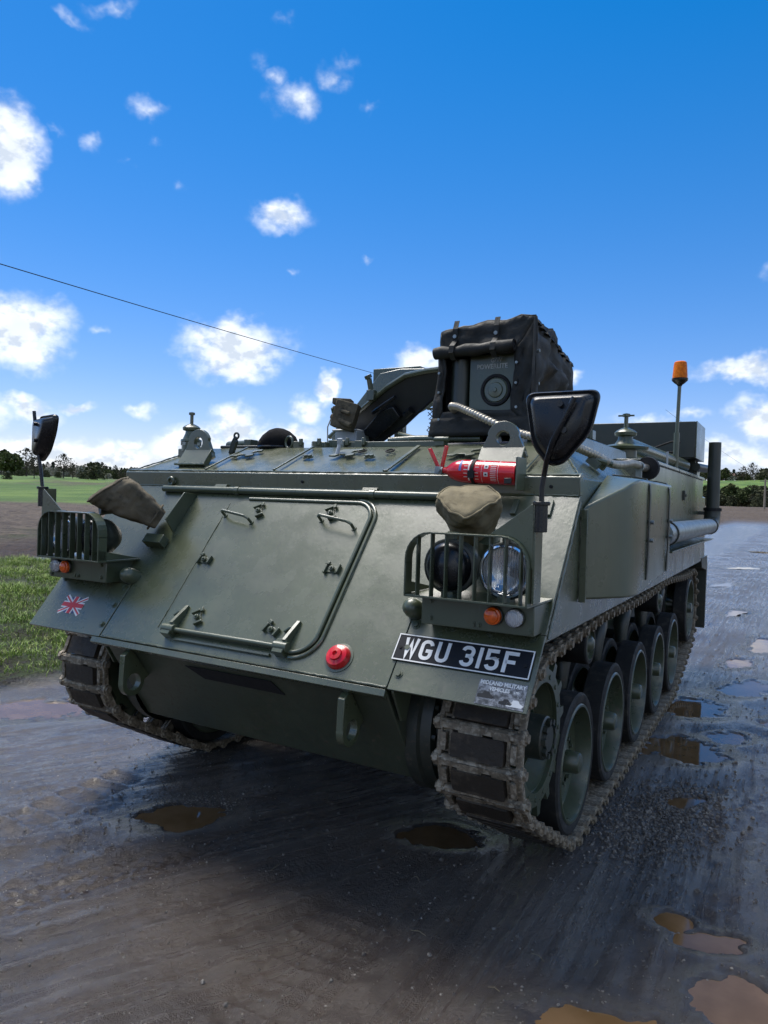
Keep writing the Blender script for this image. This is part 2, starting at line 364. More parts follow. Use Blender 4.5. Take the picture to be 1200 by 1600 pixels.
def track_streak(x, y):          # ruts: straight on the right, curving away on the left
    w = sstep(.2, 1.2, x)
    a = 30*PI/180; ul = x*math.cos(a)-y*math.sin(a); vl = x*math.sin(a)+y*math.cos(a)
    sl_ = fbm(ul*9, vl*.5, 1, 4, 71, .72); sr_ = fbm(x*9, y*.5, 1, 4, 91, .72)
    return sl_*(1-w)+sr_*w
def height(x, y):
    r = np.sqrt(x**2+y**2); near = 1-sstep(25, 60, r)
    u = left_u(x, y)
    h = .045*fbm(x, y, .45, 3, 3)*near + .020*fbm(x, y, 1.9, 3, 8) + .019*track_streak(x, y)*near
    h = h + .010*fbm(x, y, 11, 3, 21) + .009*np.maximum(0, fbm(x, y, 30, 2, 27))*(.3+1.4*sstep(-.1, .3, fbm(x, y, 1.7, 2, 29)))
    # keep the standing ground of the vehicle level
    under = (sstep(-1.9, -1.2, x)*(1-sstep(1.2, 1.7, x)))*(sstep(-.4, .5, y)*(1-sstep(5, 6, y)))
    h = h*(1-.6*under)
    # tread prints
    for k in range(7):           # blocks pressed by a track shoe
        cx, cy = -1.03-.004*k, -.46+.135*k
        m = (1-sstep(.105, .13, np.abs(x-cx)))*(1-sstep(.043, .055, np.abs(y-cy))); h = h-.018*m
    for k in range(9):
        cx, cy = .62+.01*k, -.02-.135*k*.6
        m = (1-sstep(.14, .17, np.abs(x-cx+.3*(y-cy))))*(1-sstep(.028, .038, np.abs(y-cy))); h = h-.007*m
    ul = x*math.cos(R(20))-y*math.sin(R(20)); vl = x*math.sin(R(20))+y*math.cos(R(20))
    lane = (1-sstep(.07, .085, np.abs(ul+.20)))*(1-sstep(.55, .7, np.abs(vl+.6)))
    h = h - lane*(.006+.008*(np.sin((vl+1.1*np.abs(ul+.20))*2*PI/.058) > 0))
    lane2 = (1-sstep(.09, .11, np.abs(x-2.25)))*(1-sstep(6, 9, np.abs(y-4.5)))
    h = h - lane2*(.006+.008*(np.sin((y+.8*np.abs(x-2.25))*2*PI/.06) > 0))
    # puddle hollows
    d = pud_field(x, y) + .60*fbm(x, y, 6, 3, 41) + .42*fbm(x, y, 24, 3, 45)
    lev = sstep(2.6, 1.5, pud_field(x, y)); h = h*(1-.9*lev) + .004*lev - .036*sstep(1.22, .50, d)
    gm = grass_mask(x, y)
    h = h + gm*(.06+.06*fbm(x, y, 1.4, 3, 61))
    far_l = sstep(-10.5, -12.5, x+.35*(y-6))            # dug soil, then the ploughed field
    h = h + far_l*(.07*fbm(x, y, 3.1, 3, 65)+.05*fbm(x, y, .9, 2, 66)) * (1-sstep(60, 90, r))
    return h + far_height(x, y)
def graded(lo, hi, step, far, grow):
    c_ = list(np.arange(lo, hi, step)); s_ = step; a = [lo]
    while a[-1] > -far: s_ *= grow; a.append(a[-1]-s_)
    s_ = step; b = [c_[-1]]
    while b[-1] < far: s_ *= grow; b.append(b[-1]+s_)
    return np.array(a[:0:-1]+c_+b[1:])
gx = graded(-2.7, 2.45, .0145, 1500, 1.055); gy = graded(-1.15, 3.3, .0145, 1500, 1.028)
GX, GY = np.meshgrid(gx, gy); GZ = height(GX, GY)
nx, ny = len(gx), len(gy)
me = bpy.data.meshes.new('ground')
me.vertices.add(nx*ny); me.vertices.foreach_set('co', np.stack([GX, GY, GZ], -1).astype(np.float32).ravel())
ii = np.arange(nx*ny).reshape(ny, nx); quads = np.stack([ii[:-1, :-1], ii[:-1, 1:], ii[1:, 1:], ii[1:, :-1]], -1).reshape(-1, 4)
me.loops.add(quads.size); me.loops.foreach_set('vertex_index', quads.ravel().astype(np.int32))
me.polygons.add(len(quads)); me.polygons.foreach_set('loop_start', np.arange(0, quads.size, 4, dtype=np.int32)); me.update(calc_edges=True)
me.shade_smooth()
UU = left_u(GX, GY); RR = np.sqrt((GX-2)**2+(GY+2.3)**2); AZ = np.degrees(np.arctan2(-(GX-2), GY+2.3))
m_grass = grass_mask(GX, GY)*(1-sstep(-10.3, -11.6, GX+.35*(GY-6)+.6*fbm(GX, GY, .5, 2, 77)))
m_strip = sstep(-14.5, -16, GX+.35*(GY-6))*(1-sstep(-18, -19.5, GX+.35*(GY-6)))*sstep(-.15, .15, fbm(GX, GY, .4, 3, 78))
isroad = (1-sstep(2.6, 4.4, np.abs(GX-.6+.012*GY)+.5*fbm(GX, GY, .6, 2, 79)))
leftside = sstep(10, 16, AZ); isroad = isroad*(1-sstep(62, 90, GY+6*fbm(GX, GY, .1, 2, 81)))
m_past = sstep(66, 72, UU+4*fbm(GX, GY, .05, 2, 80))*leftside + (1-leftside)*sstep(240, 300, RR)
m_field = (1-m_grass)*(1-isroad)*sstep(-12.5, -17, GX+.35*(GY-6))*leftside + (1-leftside)*(1-isroad)*sstep(9, 16, GY)
m_soil = sstep(-10.3, -11.6, GX+.35*(GY-6))*leftside
for nm, arr in (('grassy', np.maximum(m_grass, m_strip*.7)), ('field', np.clip(m_field, 0, 1)), ('pasture', np.clip(m_past, 0, 1)), ('soil', np.clip(m_soil, 0, 1)),
                ('wet', sstep(2.4, 1.0, pud_field(GX, GY)+.8*fbm(GX, GY, 4, 3, 41)))):
    at = me.attributes.new(nm, 'FLOAT', 'POINT'); at.data.foreach_set('value', arr.astype(np.float32).ravel())
GM, n, p = new_mat('wet_mud_ground')
pos = n.node('ShaderNodeNewGeometry').outputs['Position']
at = {k: n.node('ShaderNodeAttribute', {'attribute_name': k}).outputs['Fac'] for k in ('grassy', 'field', 'pasture', 'soil', 'wet')}
# ruts and smears: two directions, blended across the track
sx_ = n.node('ShaderNodeSeparateXYZ', {}, Vector=pos).outputs[0]
mL = n.mapping(n.mapping(pos, rot=(0, 0, R(30))), scale=(24, 1.0, 1)); mR = n.mapping(pos, scale=(24, 1.0, 1))
st = n.mix(n.ramp(sx_, .2, 1.2), n.noise(mL, 1, 6, .62), n.noise(mR, 1, 6, .62)); st = n.node('ShaderNodeSeparateColor', {}, Color=st).outputs[0]
big = n.noise(pos, 1.1, 6, .6); mid = n.noise(pos, 9, 6, .62); fin = n.noise(pos, 62, 5, .68); gr = n.noise(pos, 230, 3, .65)
mud = n.mix(n.ramp(big, .35, .65), (.038, .024, .015), (.074, .048, .030))
mud = n.mix(n.math('MULTIPLY', n.ramp(mid, .48, .7), .6), mud, (.066, .048, .034))
mud = n.mix(n.math('MULTIPLY', n.ramp(fin, .58, .76), .4), mud, (.095, .078, .062))
mud = n.mix(n.math('MULTIPLY', n.ramp(gr, .70, .76), n.ramp(big, .45, .6)), mud, (.17, .15, .125))
soilc = n.mix(n.ramp(mid, .35, .65), (.030, .021, .016), (.085, .055, .040))
fieldc = n.mix(n.ramp(n.noise(n.mapping(pos, rot=(0, 0, R(-38)), scale=(.25, 1.6, 1)), 1.0, 6, .65), .35, .65), (.085, .060, .040), (.155, .116, .078))
pastc = n.mix(n.ramp(n.noise(n.mapping(pos, rot=(0, 0, R(38)), scale=(1, .35, 1)), .11, 8, .7), .38, .62), (.060, .120, .017), (.140, .215, .036))
pastc = n.mix(n.ramp(n.noise(pos, .045, 7, .72), .54, .62), pastc, (.085, .085, .035))
grassc = n.mix(n.ramp(mid, .35, .65), (.035, .030, .016), (.060, .085, .022))
fieldc = n.mix(n.ramp(n.noise(pos, 2.3, 6, .7), .46, .62), fieldc, (.055, .038, .026)); fieldc = n.mix(n.ramp(n.noise(pos, 5, 4, .7), .60, .68), fieldc, (.24, .19, .13))
c = n.mix(at['soil'], mud, soilc); c = n.mix(at['field'], c, fieldc); c = n.mix(at['grassy'], c, grassc); c = n.mix(at['pasture'], c, pastc)
c = n.mix(n.math('MULTIPLY', at['wet'], .5), c, (.022, .015, .010))
n.put(p.inputs['Base Color'], c)
dry = n.math('MAXIMUM', n.math('MAXIMUM', at['field'], at['pasture']), n.math('MAXIMUM', at['soil'], at['grassy']))
wetn = n.math('ADD', n.math('MULTIPLY', st, .75), n.math('ADD', n.math('MULTIPLY', big, .55), n.math('ADD', n.ramp(sx_, .3, -1.2, 0, .36), n.ramp(sx_, 1.35, 2.1, 0, .13))))
rgh = n.ramp(wetn, .48, .82, .46, .14)
rgh = n.math('ADD', rgh, n.math('MULTIPLY', n.math('SUBTRACT', mid, .5), .35))
rgh = n.math('SUBTRACT', rgh, n.math('MULTIPLY', at['wet'], .26), clamp=True)
rgh = n.math('MAXIMUM', n.math('ADD', rgh, n.math('MULTIPLY', dry, .55), clamp=True), .13)
n.put(p.inputs['Roughness'], rgh); n.put(p.inputs['Specular IOR Level'], n.ramp(dry, 0, 1, .85, .2))
hgt = n.math('ADD', n.math('MULTIPLY', st, 1.3), n.math('ADD', n.math('MULTIPLY', fin, 1.0), n.math('ADD', n.math('MULTIPLY', mid, .8), n.math('ADD', n.math('MULTIPLY', gr, .62), n.math('MULTIPLY', n.math('MULTIPLY', n.noise(pos, 2.6, 6, .7), dry), 14.0)))))
n.put(p.inputs['Normal'], n.node('ShaderNodeBump', {}, Strength=1.0, Distance=.022, Height=hgt))
film = n.math('MULTIPLY', n.ramp(wetn, .46, .76, .12, .85), n.math('SUBTRACT', 1.0, dry, clamp=True))      # standing film of water on the mud
n.put(p.inputs['Coat Weight'], film); n.put(p.inputs['Coat Roughness'], .16); n.put(p.inputs['Coat IOR'], 1.38)
n.put(p.inputs['Coat Normal'], n.node('ShaderNodeBump', {}, Strength=.45, Distance=.012, Height=hgt))
me.materials.append(GM)
ground = tag(link('ground', me), 'wet dark mud track with ruts, verge and fields out to the hills', None, kind='structure')
ground['kind'] = 'structure'
def gz(x, y): return float(height(np.array([float(x)]), np.array([float(y)]))[0])

for i, (px, py, a, b, t_) in enumerate(PUD):
    m = MB(); k = 28; lv = WL if abs(px) < 2.6 and py < 8 else gz(px, py)+.036
    lv -= i*.00035
    if px < -5: lv = gz(px, py)+.05
    pr = random.Random(i); ph = [pr.uniform(0, 6.28) for _ in range(6)]; k = 90; P_ = []
    near_ = py < 8 and abs(px) < 2.6
    for j in range(k):           # far from the fine ground mesh the outline itself is ragged
        an = 2*PI*j/k; q = 1.5 if near_ else .95+.22*math.sin(2*an+ph[0])+.20*math.sin(3*an+ph[1])+.14*math.sin(5*an+ph[2])+.10*math.sin(9*an+ph[3])+.07*math.sin(17*an+ph[4])
        u, v = math.cos(an)*a*q, math.sin(an)*b*q; P_.append((px+u*math.cos(R(t_))-v*math.sin(R(t_)), py+u*math.sin(R(t_))+v*math.cos(R(t_)), lv))
    m.poly(P_)
    o = m.build('puddle', WATER, smooth=False); o['kind'] = 'structure'

# loose stones: far too many to count
sv = []; sf = []
def stone(x, y, s):
    b = len(sv); z = gzs; a0 = rng.uniform(0, 6.28); fl = rng.uniform(.45, .9)
    for k in range(5):
        a = a0+k*2*PI/5; q = s*rng.uniform(.7, 1.15); sv.append((x+q*math.cos(a), y+q*math.sin(a), z+s*.12*rng.uniform(0, 1)))
    for k in range(3):
        a = a0+.6+k*2*PI/3; q = s*rng.uniform(.35, .6); sv.append((x+q*math.cos(a), y+q*math.sin(a), z+s*fl*rng.uniform(.8, 1.1)))
    for q in ((5, 6, 7), (0, 1, 5), (1, 6, 5), (1, 2, 6), (2, 3, 6), (3, 7, 6), (3, 4, 7), (4, 5, 7), (4, 0, 5)): sf.append(tuple(b+i for i in q))
pts = []
for _ in range(3600): pts.append((rng.uniform(-1.6, 2.3), rng.uniform(-1.0, 1.5), abs(rng.normal(0, .0026))+.0013))
for _ in range(1500): pts.append((rng.uniform(-1, 2.2), rng.uniform(-1.0, .9), abs(rng.normal(0, .003))+.0015))
for _ in range(2600): pts.append((rng.uniform(1.2, 3.2), rng.uniform(1.0, 7.5), abs(rng.normal(0, .004))+.0018))
for _ in range(2300):
    a = rng.normal(0, .13); b = rng.normal(0, .30); pts.append((1.46+a+.14*b, 1.42+b, abs(rng.normal(0, .0055))+.0035))
for _ in range(420):
    a = rng.normal(0, .10); b = rng.normal(0, .07); pts.append((-.45+a, .33+b, abs(rng.normal(0, .003))+.0015))
for _ in range(60): pts.append((rng.uniform(-.9, 2.0), rng.uniform(-.95, .6), rng.uniform(.005, .013)))
pa = np.array(pts); zz = height(pa[:, 0], pa[:, 1]); pd = pud_field(pa[:, 0], pa[:, 1])
for (x, y, s), z, d in zip(pts, zz, pd):
    if d < .9: continue
    gzs = z-s*.15; stone(x, y, s)
sm = bpy.data.meshes.new('gravel'); sm.from_pydata(sv, [], sf)
GRAVEL = mat('gravel_stone', (.17, .155, .135), .6, var=.6, scale=45, second=(.07, .06, .052), sthr=(.42, .58)); sm.materials.append(GRAVEL)
tag(link('gravel', sm), 'loose grit and small stones scattered over the mud', 'gravel', kind='stuff')

# bits of straw
for k in range(9):
    x, y = [(.92,-.02),(1.32,.05),(1.12,.36),(1.46,.14),(.70,-.12),(1.25,-.18),(.20,.02),(.74,.28),(1.55,.33)][k]
    a = rng.uniform(0, 3.14); L = rng.uniform(.03, .07); z = gz(x, y)+.006
    m = MB().tube([(x, y, z), (x+L*.5*math.cos(a), y+L*.5*math.sin(a), z+.004), (x+L*math.cos(a+.2), y+L*math.sin(a+.2), z)], .0011, 5)
    tag(m.build('straw', CANVAS), 'short pale stalk of straw lying on the dark mud', 'straw', 'straw stalks on the mud')

# grass verge
gv = []; gf = []; gcol = []
def blade(x, y, z, h, w, lean, az):
    b = len(gv); dx, dy = math.cos(az), math.sin(az); px, py = -dy*w, dx*w
    for t_, ww in ((0, 1), (.5, .8)):
        o_ = lean*h*t_*t_; gv.append((x+dx*o_-px*ww, y+dy*o_-py*ww, z+h*t_)); gv.append((x+dx*o_+px*ww, y+dy*o_+py*ww, z+h*t_))
    gv.append((x+dx*lean*h, y+dy*lean*h, z+h*(1-.25*lean)))
    gf.append((b, b+1, b+3, b+2)); gf.append((b+2, b+3, b+4))
NB = 130000
bx = rng.uniform(-12.5, -2.5, NB); by = rng.uniform(-.5, 9.0, NB)
ray_ok = []
gmask = grass_mask(bx, by)*(1-sstep(-10.3, -11.6, bx+.35*(by-6)+.6*fbm(bx, by, .5, 2, 77)))
clump = fbm(bx, by, 1.6, 3, 101)+.35*fbm(bx, by, 6, 2, 103)
bz = height(bx, by); pdist = pud_field(bx, by)
for x, y, z, gm_, cl, d in zip(bx, by, bz, gmask, clump, pdist):
    if gm_*.8+cl*2.0 < rng.uniform(.25, .95) or gm_ < .2 or d < 1.1: continue
    blade(x, y, z-.01, rng.uniform(.03, .10)*(1+1.8*max(0, cl)), rng.uniform(.002, .0042), rng.uniform(.2, 1.1), rng.uniform(0, 6.28))
gme = bpy.data.meshes.new('grass'); gme.from_pydata(gv, [], gf)
GR, n, p = new_mat('grass_blade'); pos = n.node('ShaderNodeNewGeometry').outputs['Position']
c = n.mix(n.ramp(n.noise(pos, 2.2, 5, .6), .35, .65), (.15, .24, .03), (.25, .34, .055)); c = n.mix(n.ramp(n.noise(pos, 11, 3, .6), .52, .68), c, (.25, .235, .085))
n.put(p.inputs['Base Color'], c); n.put(p.inputs['Roughness'], .55); n.put(p.inputs['Specular IOR Level'], .3); n.put(p.inputs['Subsurface Weight'], .0)
gme.materials.append(GR); tag(link('grass', gme), 'rough green grass on the verge left of the vehicle', 'grass', kind='stuff')

# ------------------------------------------------------------------ far trees, hedges, houses, poles
BARK = mat('bark', (.07, .055, .042), .9)
def leaf_mat(name, a, b):
    m, n, p = new_mat(name); pos = n.node('ShaderNodeNewGeometry').outputs['Position']
    n.put(p.inputs['Base Color'], n.mix(n.ramp(n.noise(pos, .8, 4, .6), .35, .65), a, b)); n.put(p.inputs['Roughness'], .8); n.put(p.inputs['Specular IOR Level'], .15); return m
PINE = leaf_mat('conifer_needles', (.034, .046, .034), (.062, .080, .056)); TWIG = leaf_mat('bare_twigs', (.060, .052, .040), (.10, .086, .062))
HEDGE = leaf_mat('hedge_leaf', (.045, .052, .028), (.085, .090, .045)); BLOSS = leaf_mat('blossom', (.20, .19, .15), (.36, .34, .29)); OLIVE = leaf_mat('olive_leaf', (.045, .060, .020), (.085, .10, .035))
def crown_mesh(kind, h, seed, wide=.45):
    r = random.Random(seed); m = MB()
    nl = 640
    for k in range(nl):
        if kind == 'pine':
            t_ = r.random()**.7; z = h*(.22+.78*t_); lobe = .55+.45*math.sin(t_*9+seed); rad = h*wide*.5*(1-t_)**.6*lobe+h*.05
        elif kind == 'hedge':
            t_ = r.random(); z = h*(.05+.95*t_); rad = h*wide*(1-.55*t_*t_)
        else:
            t_ = r.random(); z = h*(.28+.72*t_); rad = h*wide*math.sqrt(max(.02, 1-(2*t_-.9)**2))
        a = r.uniform(0, 2*PI); q = rad*math.sqrt(r.random())*(.75+.5*math.sin(3*a+seed)*.5+.25*math.sin(7*a))
        c_ = V(q*math.cos(a), q*math.sin(a), z+r.uniform(-.03, .03)*h); s = h*r.uniform(.026, .06)*(1.35 if kind != 'bare' else .62)
        e = Euler((r.uniform(0, 3), r.uniform(0, 3), r.uniform(0, 3))).to_matrix()
        if kind == 'bare' and k % 2: 
            t2 = e @ V(0, 0, s*3.2); m.poly([c_-e @ V(s*.14, 0, 0), c_+e @ V(s*.14, 0, 0), c_+t2]); continue
        m.poly([c_+e @ V(-s, -s*.6, 0), c_+e @ V(s, -s*.5, 0), c_+e @ V(s*.7, s*.8, s*.3), c_+e @ V(-s*.6, s*.7, -s*.2)])
    return m
def trunk_mesh(kind, h, seed):
    r = random.Random(seed+99); m = MB(); top = .9 if kind == 'pine' else .55
    m.tube([(0, 0, -.4), (r.uniform(-.02, .02)*h, 0, h*.3), (r.uniform(-.03, .03)*h, r.uniform(-.03, .03)*h, h*top)], [h*.028, h*.02, h*.006], 6)
    for k in range(7):
        a = r.uniform(0, 6.28); z = h*r.uniform(.25, .6); L = h*r.uniform(.2, .38)
        m.tube([(0, 0, z), (L*.5*math.cos(a), L*.5*math.sin(a), z+L*.4), (L*math.cos(a)*.9, L*math.sin(a)*.9, z+L*.95)], [h*.012, h*.007, h*.002], 4)
    return m
KINDS = {'pine': ('pine_tree', PINE, .5), 'bare': ('bare_tree', TWIG, .42), 'olive': ('bushy_tree', OLIVE, .48), 'hedge': ('hedge_shrub', HEDGE, .75), 'blossom': ('blossom_shrub', BLOSS, .7)}
TM = {}
for kd, (nm, mt, wd) in KINDS.items():
    for v_ in range(3):
        TM[kd, v_] = (trunk_mesh(kd, 1.0, v_).mesh('trunk', BARK), crown_mesh('hedge' if kd == 'blossom' else ('round' if kd == 'olive' else kd), 1.0, v_*7+3, wd).mesh('crown', mt, smooth=False))
LAB = {'pine': ('dark conifer in the wood on the skyline', 'tree', 'conifers on the skyline'), 'bare': ('leafless brown tree beyond the fields', 'tree', 'leafless trees beyond the fields'),
       'olive': ('rounded olive green tree at the edge of the pasture', 'tree', 'rounded trees by the pasture'), 'hedge': ('low dark shrub in the far hedgerow', 'shrub', 'shrubs of the far hedgerows'), 'blossom': ('pale blossoming shrub below the wood', 'shrub', 'blossoming shrubs below the wood')}
def plant(kd, px, dist, h):
    d = view_dir(px, 800); d = Vector((d.x, d.y, 0)).normalized(); x, y = CAM.x+d.x*dist, CAM.y+d.y*dist; v_ = random.randrange(3)
    t = thing(KINDS[kd][0], (x, y, gz(x, y)-.05), *LAB[kd]); s = h*random.uniform(.85, 1.15)
    t.scale = (s*random.uniform(.9, 1.25), s*random.uniform(.9, 1.2), s); t.rotation_euler.z = random.uniform(0, 6.28)
    for nm, mm in zip(('trunk', 'crown'), TM[kd, v_]):
        o = bpy.data.objects.new(nm, mm); COL.objects.link(o); o.parent = t
for k in range(84): plant('pine' if random.random() < .55 else 'bare', -40+k*3.6+random.uniform(-3, 3), random.uniform(400, 455), random.uniform(5, 8))
for k in range(62): plant(random.choice(('hedge', 'hedge', 'olive', 'blossom', 'blossom', 'bare')), -40+k*4.6+random.uniform(-4, 4), random.uniform(330, 375), random.uniform(2.8, 5.0))
for k in range(70): plant(random.choice(('hedge', 'hedge', 'bare', 'olive')), -40+k*4.1+random.uniform(-4, 4), random.uniform(382, 400), random.uniform(3.2, 5.2))
for px, ds, h, kd in ((70, 230, 2.4, 'hedge'), (90, 240, 2.2, 'hedge'), (30, 200, 2, 'hedge'), (128, 190, 2.2, 'hedge'), (64, 180, 2.5, 'bare'), (5, 250, 8.5, 'olive'), (22, 255, 8, 'olive'), (40, 262, 9, 'bare'), (-20, 240, 9, 'olive'), (52, 140, 3.6, 'bare'), (98, 150, 4.2, 'bare'), (145, 150, 3, 'hedge'), (112, 210, 5, 'bare'), (10, 130, 1.3, 'hedge')): plant(kd, px, ds, h)
for k in range(44): plant(random.choice(('hedge', 'bare', 'hedge', 'olive')), 1088+k*3.1+random.uniform(-3, 3), random.uniform(150, 175), random.uniform(2.4, 4.2))
for k in range(40): plant(random.choice(('bare', 'olive', 'bare', 'hedge', 'pine')), 1070+k*3.8+random.uniform(-4, 4), random.uniform(600, 690), random.uniform(6, 12))
for k in range(14): plant(random.choice(('hedge', 'bare')), 1092+k*9+random.uniform(-4, 4), random.uniform(300, 420), random.uniform(2.5, 5))
HW = mat('house_wall', (.50, .46, .40), .8); HR = mat('house_roof', (.16, .09, .07), .8); HP = mat('house_pane', (.03, .035, .04), .2)
for i, (px, ds, rz, lab) in enumerate(((1138, 640, .3, 'pale house with brown roof on the right skyline, left of its neighbour'), (1157, 655, -.4, 'pale house with brown roof on the right skyline, right of its neighbour'))):
    d = view_dir(px, 800); x, y = CAM.x+d.x*ds/math.hypot(d.x, d.y), CAM.y+d.y*ds/math.hypot(d.x, d.y); z = gz(x, y)+.6
    t = thing('house', (x, y, z), lab, 'house', 'houses on the skyline'); M = Matrix.Translation((x, y, z)) @ Matrix.Rotation(rz, 4, 'Z')
    w = MB().box((0, 0, 2.0), (6.5, 4.5, 5)); ro = MB().prism([(-3.5, -2.6, 4.3), (-3.5, 2.6, 4.3), (-3.5, 0, 6.4)], (7.0, 0, 0))
    place('wall', w.mesh('wall', HW), t, M); place('roof', ro.mesh('roof', HR), t, M)
    for j in range(3):
        for q in (1.0, 3.1): place('window', MB().box((-2.0+2.0*j, -2.27, q), (.8, .1, .9)).mesh('window', HP), t, M)
WOOD = mat('pole_wood', (.30, .25, .19), .8)
def far_pt(px, py, dist): return CAM + view_dir(px, py)*dist
pp = far_pt(1196, 748, 118); x, y = pp.x, pp.y
t = thing('utility_pole', (x, y, gz(x, y)), 'thin wooden pole carrying a cable at the right edge by the road', 'pole')
m = MB().tube([(x, y, gz(x, y)-.5), (x, y, pp.z)], [.16, .11], 10); m.build('shaft', WOOD, t); MB().box((x, y, pp.z-.35), (1.4, .1, .1)).build('crossarm', WOOD, t)
def cable(name, a, b, sag, rad, label):
    pts = [a.lerp(b, k/40) - V(0, 0, sag*4*(k/40)*(1-k/40)) for k in range(41)]
    tag(MB().tube(pts, rad, 6).build(name, BLACKR), label, 'cable')
a = far_pt(0, 407, 22); b = far_pt(580, 580, 40); cable('overhead_cable', a+(a-b)*.4, b+(b-a)*.32, .12, .013, 'black overhead cable crossing the blue sky above the left of the vehicle')
cable('overhead_cable', far_pt(1040, 640, 75), pp, .3, .012, 'thin overhead cable running down to the wooden pole on the right')

# ------------------------------------------------------------------ the armoured vehicle
LOWG = paint_mat('lower_hull_green', (.060, .074, .046), .40, .12)
HDARK = paint_mat('black_green_inside', (.010, .012, .013), .5, .05)
VEH = thing('armoured_vehicle', (0, 2.4, 0), 'dark green tracked armoured personnel carrier standing on the wet mud track', 'armoured vehicle')
S_ = Vector((0, .628, .778)); H_ = Vector((0, -.778, .628)); G0 = Vector((0, -.065, .838)); EX = Vector((1, 0, 0))
GROT = Matrix((EX, S_, H_)).transposed()
def GP(x, s, h=0.0): return G0 + EX*x + S_*s + H_*h
D_ = Vector((0, .562, -.827)); O_ = Vector((0, -.827, -.562)); L0 = Vector((0, -.053, .828))
def LP(x, s, h=0.0): return L0 + EX*x + D_*s + O_*h
def bolt(parent, p, n, r=.011, h=.010):
    n = Vector(n).normalized(); m = MB(); m.cyl(Vector(p)-n*.004, Vector(p)+n*.003, r*1.5, 10); m.cyl(Vector(p)+n*.002, Vector(p)+n*h, r, 6); return m.build('bolt', GREEN2, parent)
def round_rect(x0, x1, s0, s1, r, k=6, corners=(1, 1, 1, 1)):
    out = []
    for (cx, cs, a0, on) in ((x1-r, s1-r, 0, corners[0]), (x0+r, s1-r, PI/2, corners[1]), (x0+r, s0+r, PI, corners[2]), (x1-r, s0+r, 1.5*PI, corners[3])):
        if on: out += [(cx+r*math.cos(a0+PI/2*i/k), cs+r*math.sin(a0+PI/2*i/k)) for i in range(k+1)]
        else: out.append((cx+r*(1 if math.cos(a0+PI/4) > 0 else -1), cs+r*(1 if math.sin(a0+PI/4) > 0 else -1)))
    return out

# hull shells
m = MB()
m.prism([(-1.263, .118, 1.03), (-1.263, .515, 1.525), (-1.263, .515, 1.612), (-1.263, 4.95, 1.612), (-1.263, 5.08, 1.03)], (2.526, 0, 0))
m.hexa([(-1.261, .512, 1.605), (1.261, .512, 1.605), (1.261, 4.94, 1.605), (-1.261, 4.94, 1.605), (-1.07, .885, 1.768), (1.07, .885, 1.768), (1.07, 4.88, 1.768), (-1.07, 4.88, 1.768)])
HULL = m.build('hull', GREEN, VEH, .006)
m = MB().prism([(-.742, -.050, .826), (-.742, .222, .42), (-.742, 4.6, .42), (-.742, 5.0, .85), (-.742, 5.0, 1.06), (-.742, .15, 1.06)], (1.484, 0, 0))
LOW = m.build('lower_hull', LOWG, VEH, .006)
m = MB().prism([LP(-.27, .075, .002), LP(-.185, .138, .002), LP(.245, .138, .002), LP(.20, .070, .002)], O_*.002); m.build('slot', BLACKR, LOW)
m = MB().prism([GP(-.752, 0), GP(.752, 0), GP(.752, .289), GP(1.265, .289), GP(1.265, .905), GP(-1.265, .905), GP(-1.265, .289), GP(-.752, .289)], -H_*.014)
GLAC = m.build('glacis_plate', GREEN, VEH, .002)
m = MB().prism([GP(-.80, -.004, .001), GP(.752, -.004, .001), GP(.752, -.030, -.004), GP(-.80, -.030, -.004)], -H_*.022); m.build('lip_strip', GREEN, GLAC, .002)
for sx in (-1, 1):
    f = MB().prism([GP(sx*.757, -.002, .002), GP(sx*1.266, -.002, .002), GP(sx*1.266, .285, .002), GP(sx*.757, .285, .002)], -H_*.010).build('fender_panel', GREEN, VEH, .002)
    for s in (.06, .165, .262): bolt(f, GP(sx*.782, s, .002), H_)
    for x in (.93, 1.07, 1.225): bolt(f, GP(sx*x, .271, .002), H_)
    MB().prism([(sx*.762, -.045, .822), (sx*.762, .05, .96), (sx*.762, .16, .96), (sx*.762, .06, .70), (sx*.762, .03, .70)], (sx*.010, 0, 0)).build('gusset', GREEN2, VEH, .002)
# side plate flange strips and the ridge strip
ridge = MB().prism([(-1.264, .500, 1.541), (-1.264, .498, 1.612), (-1.264, .507, 1.6195), (-1.264, .54, 1.632), (-1.264, .54, 1.541)], (2.528, 0, 0)).build('ridge_strip', GREEN, VEH, .003)
for x in (-.05, 1.15): MB().cyl((x, .502, 1.575), (x, .492, 1.575), .007, 8).build('plug', BLACKR, ridge)
m = MB().tube([GP(-.93, .868, .018), GP(.86, .868, .018)], .017, 14); pipe = m.build('torsion_pipe', GREEN2, VEH)
for x in (-.42, .36, .80): MB().tube([GP(x-.012, .868, .018), GP(x+.012, .868, .018)], .0205, 14).build('pipe_sleeve', GREEN, pipe)
for x in (-.55, .33): MB().box(GP(x, .897, .012), (.075, .02, .012), GROT).build('pipe_clip', GREEN, pipe)
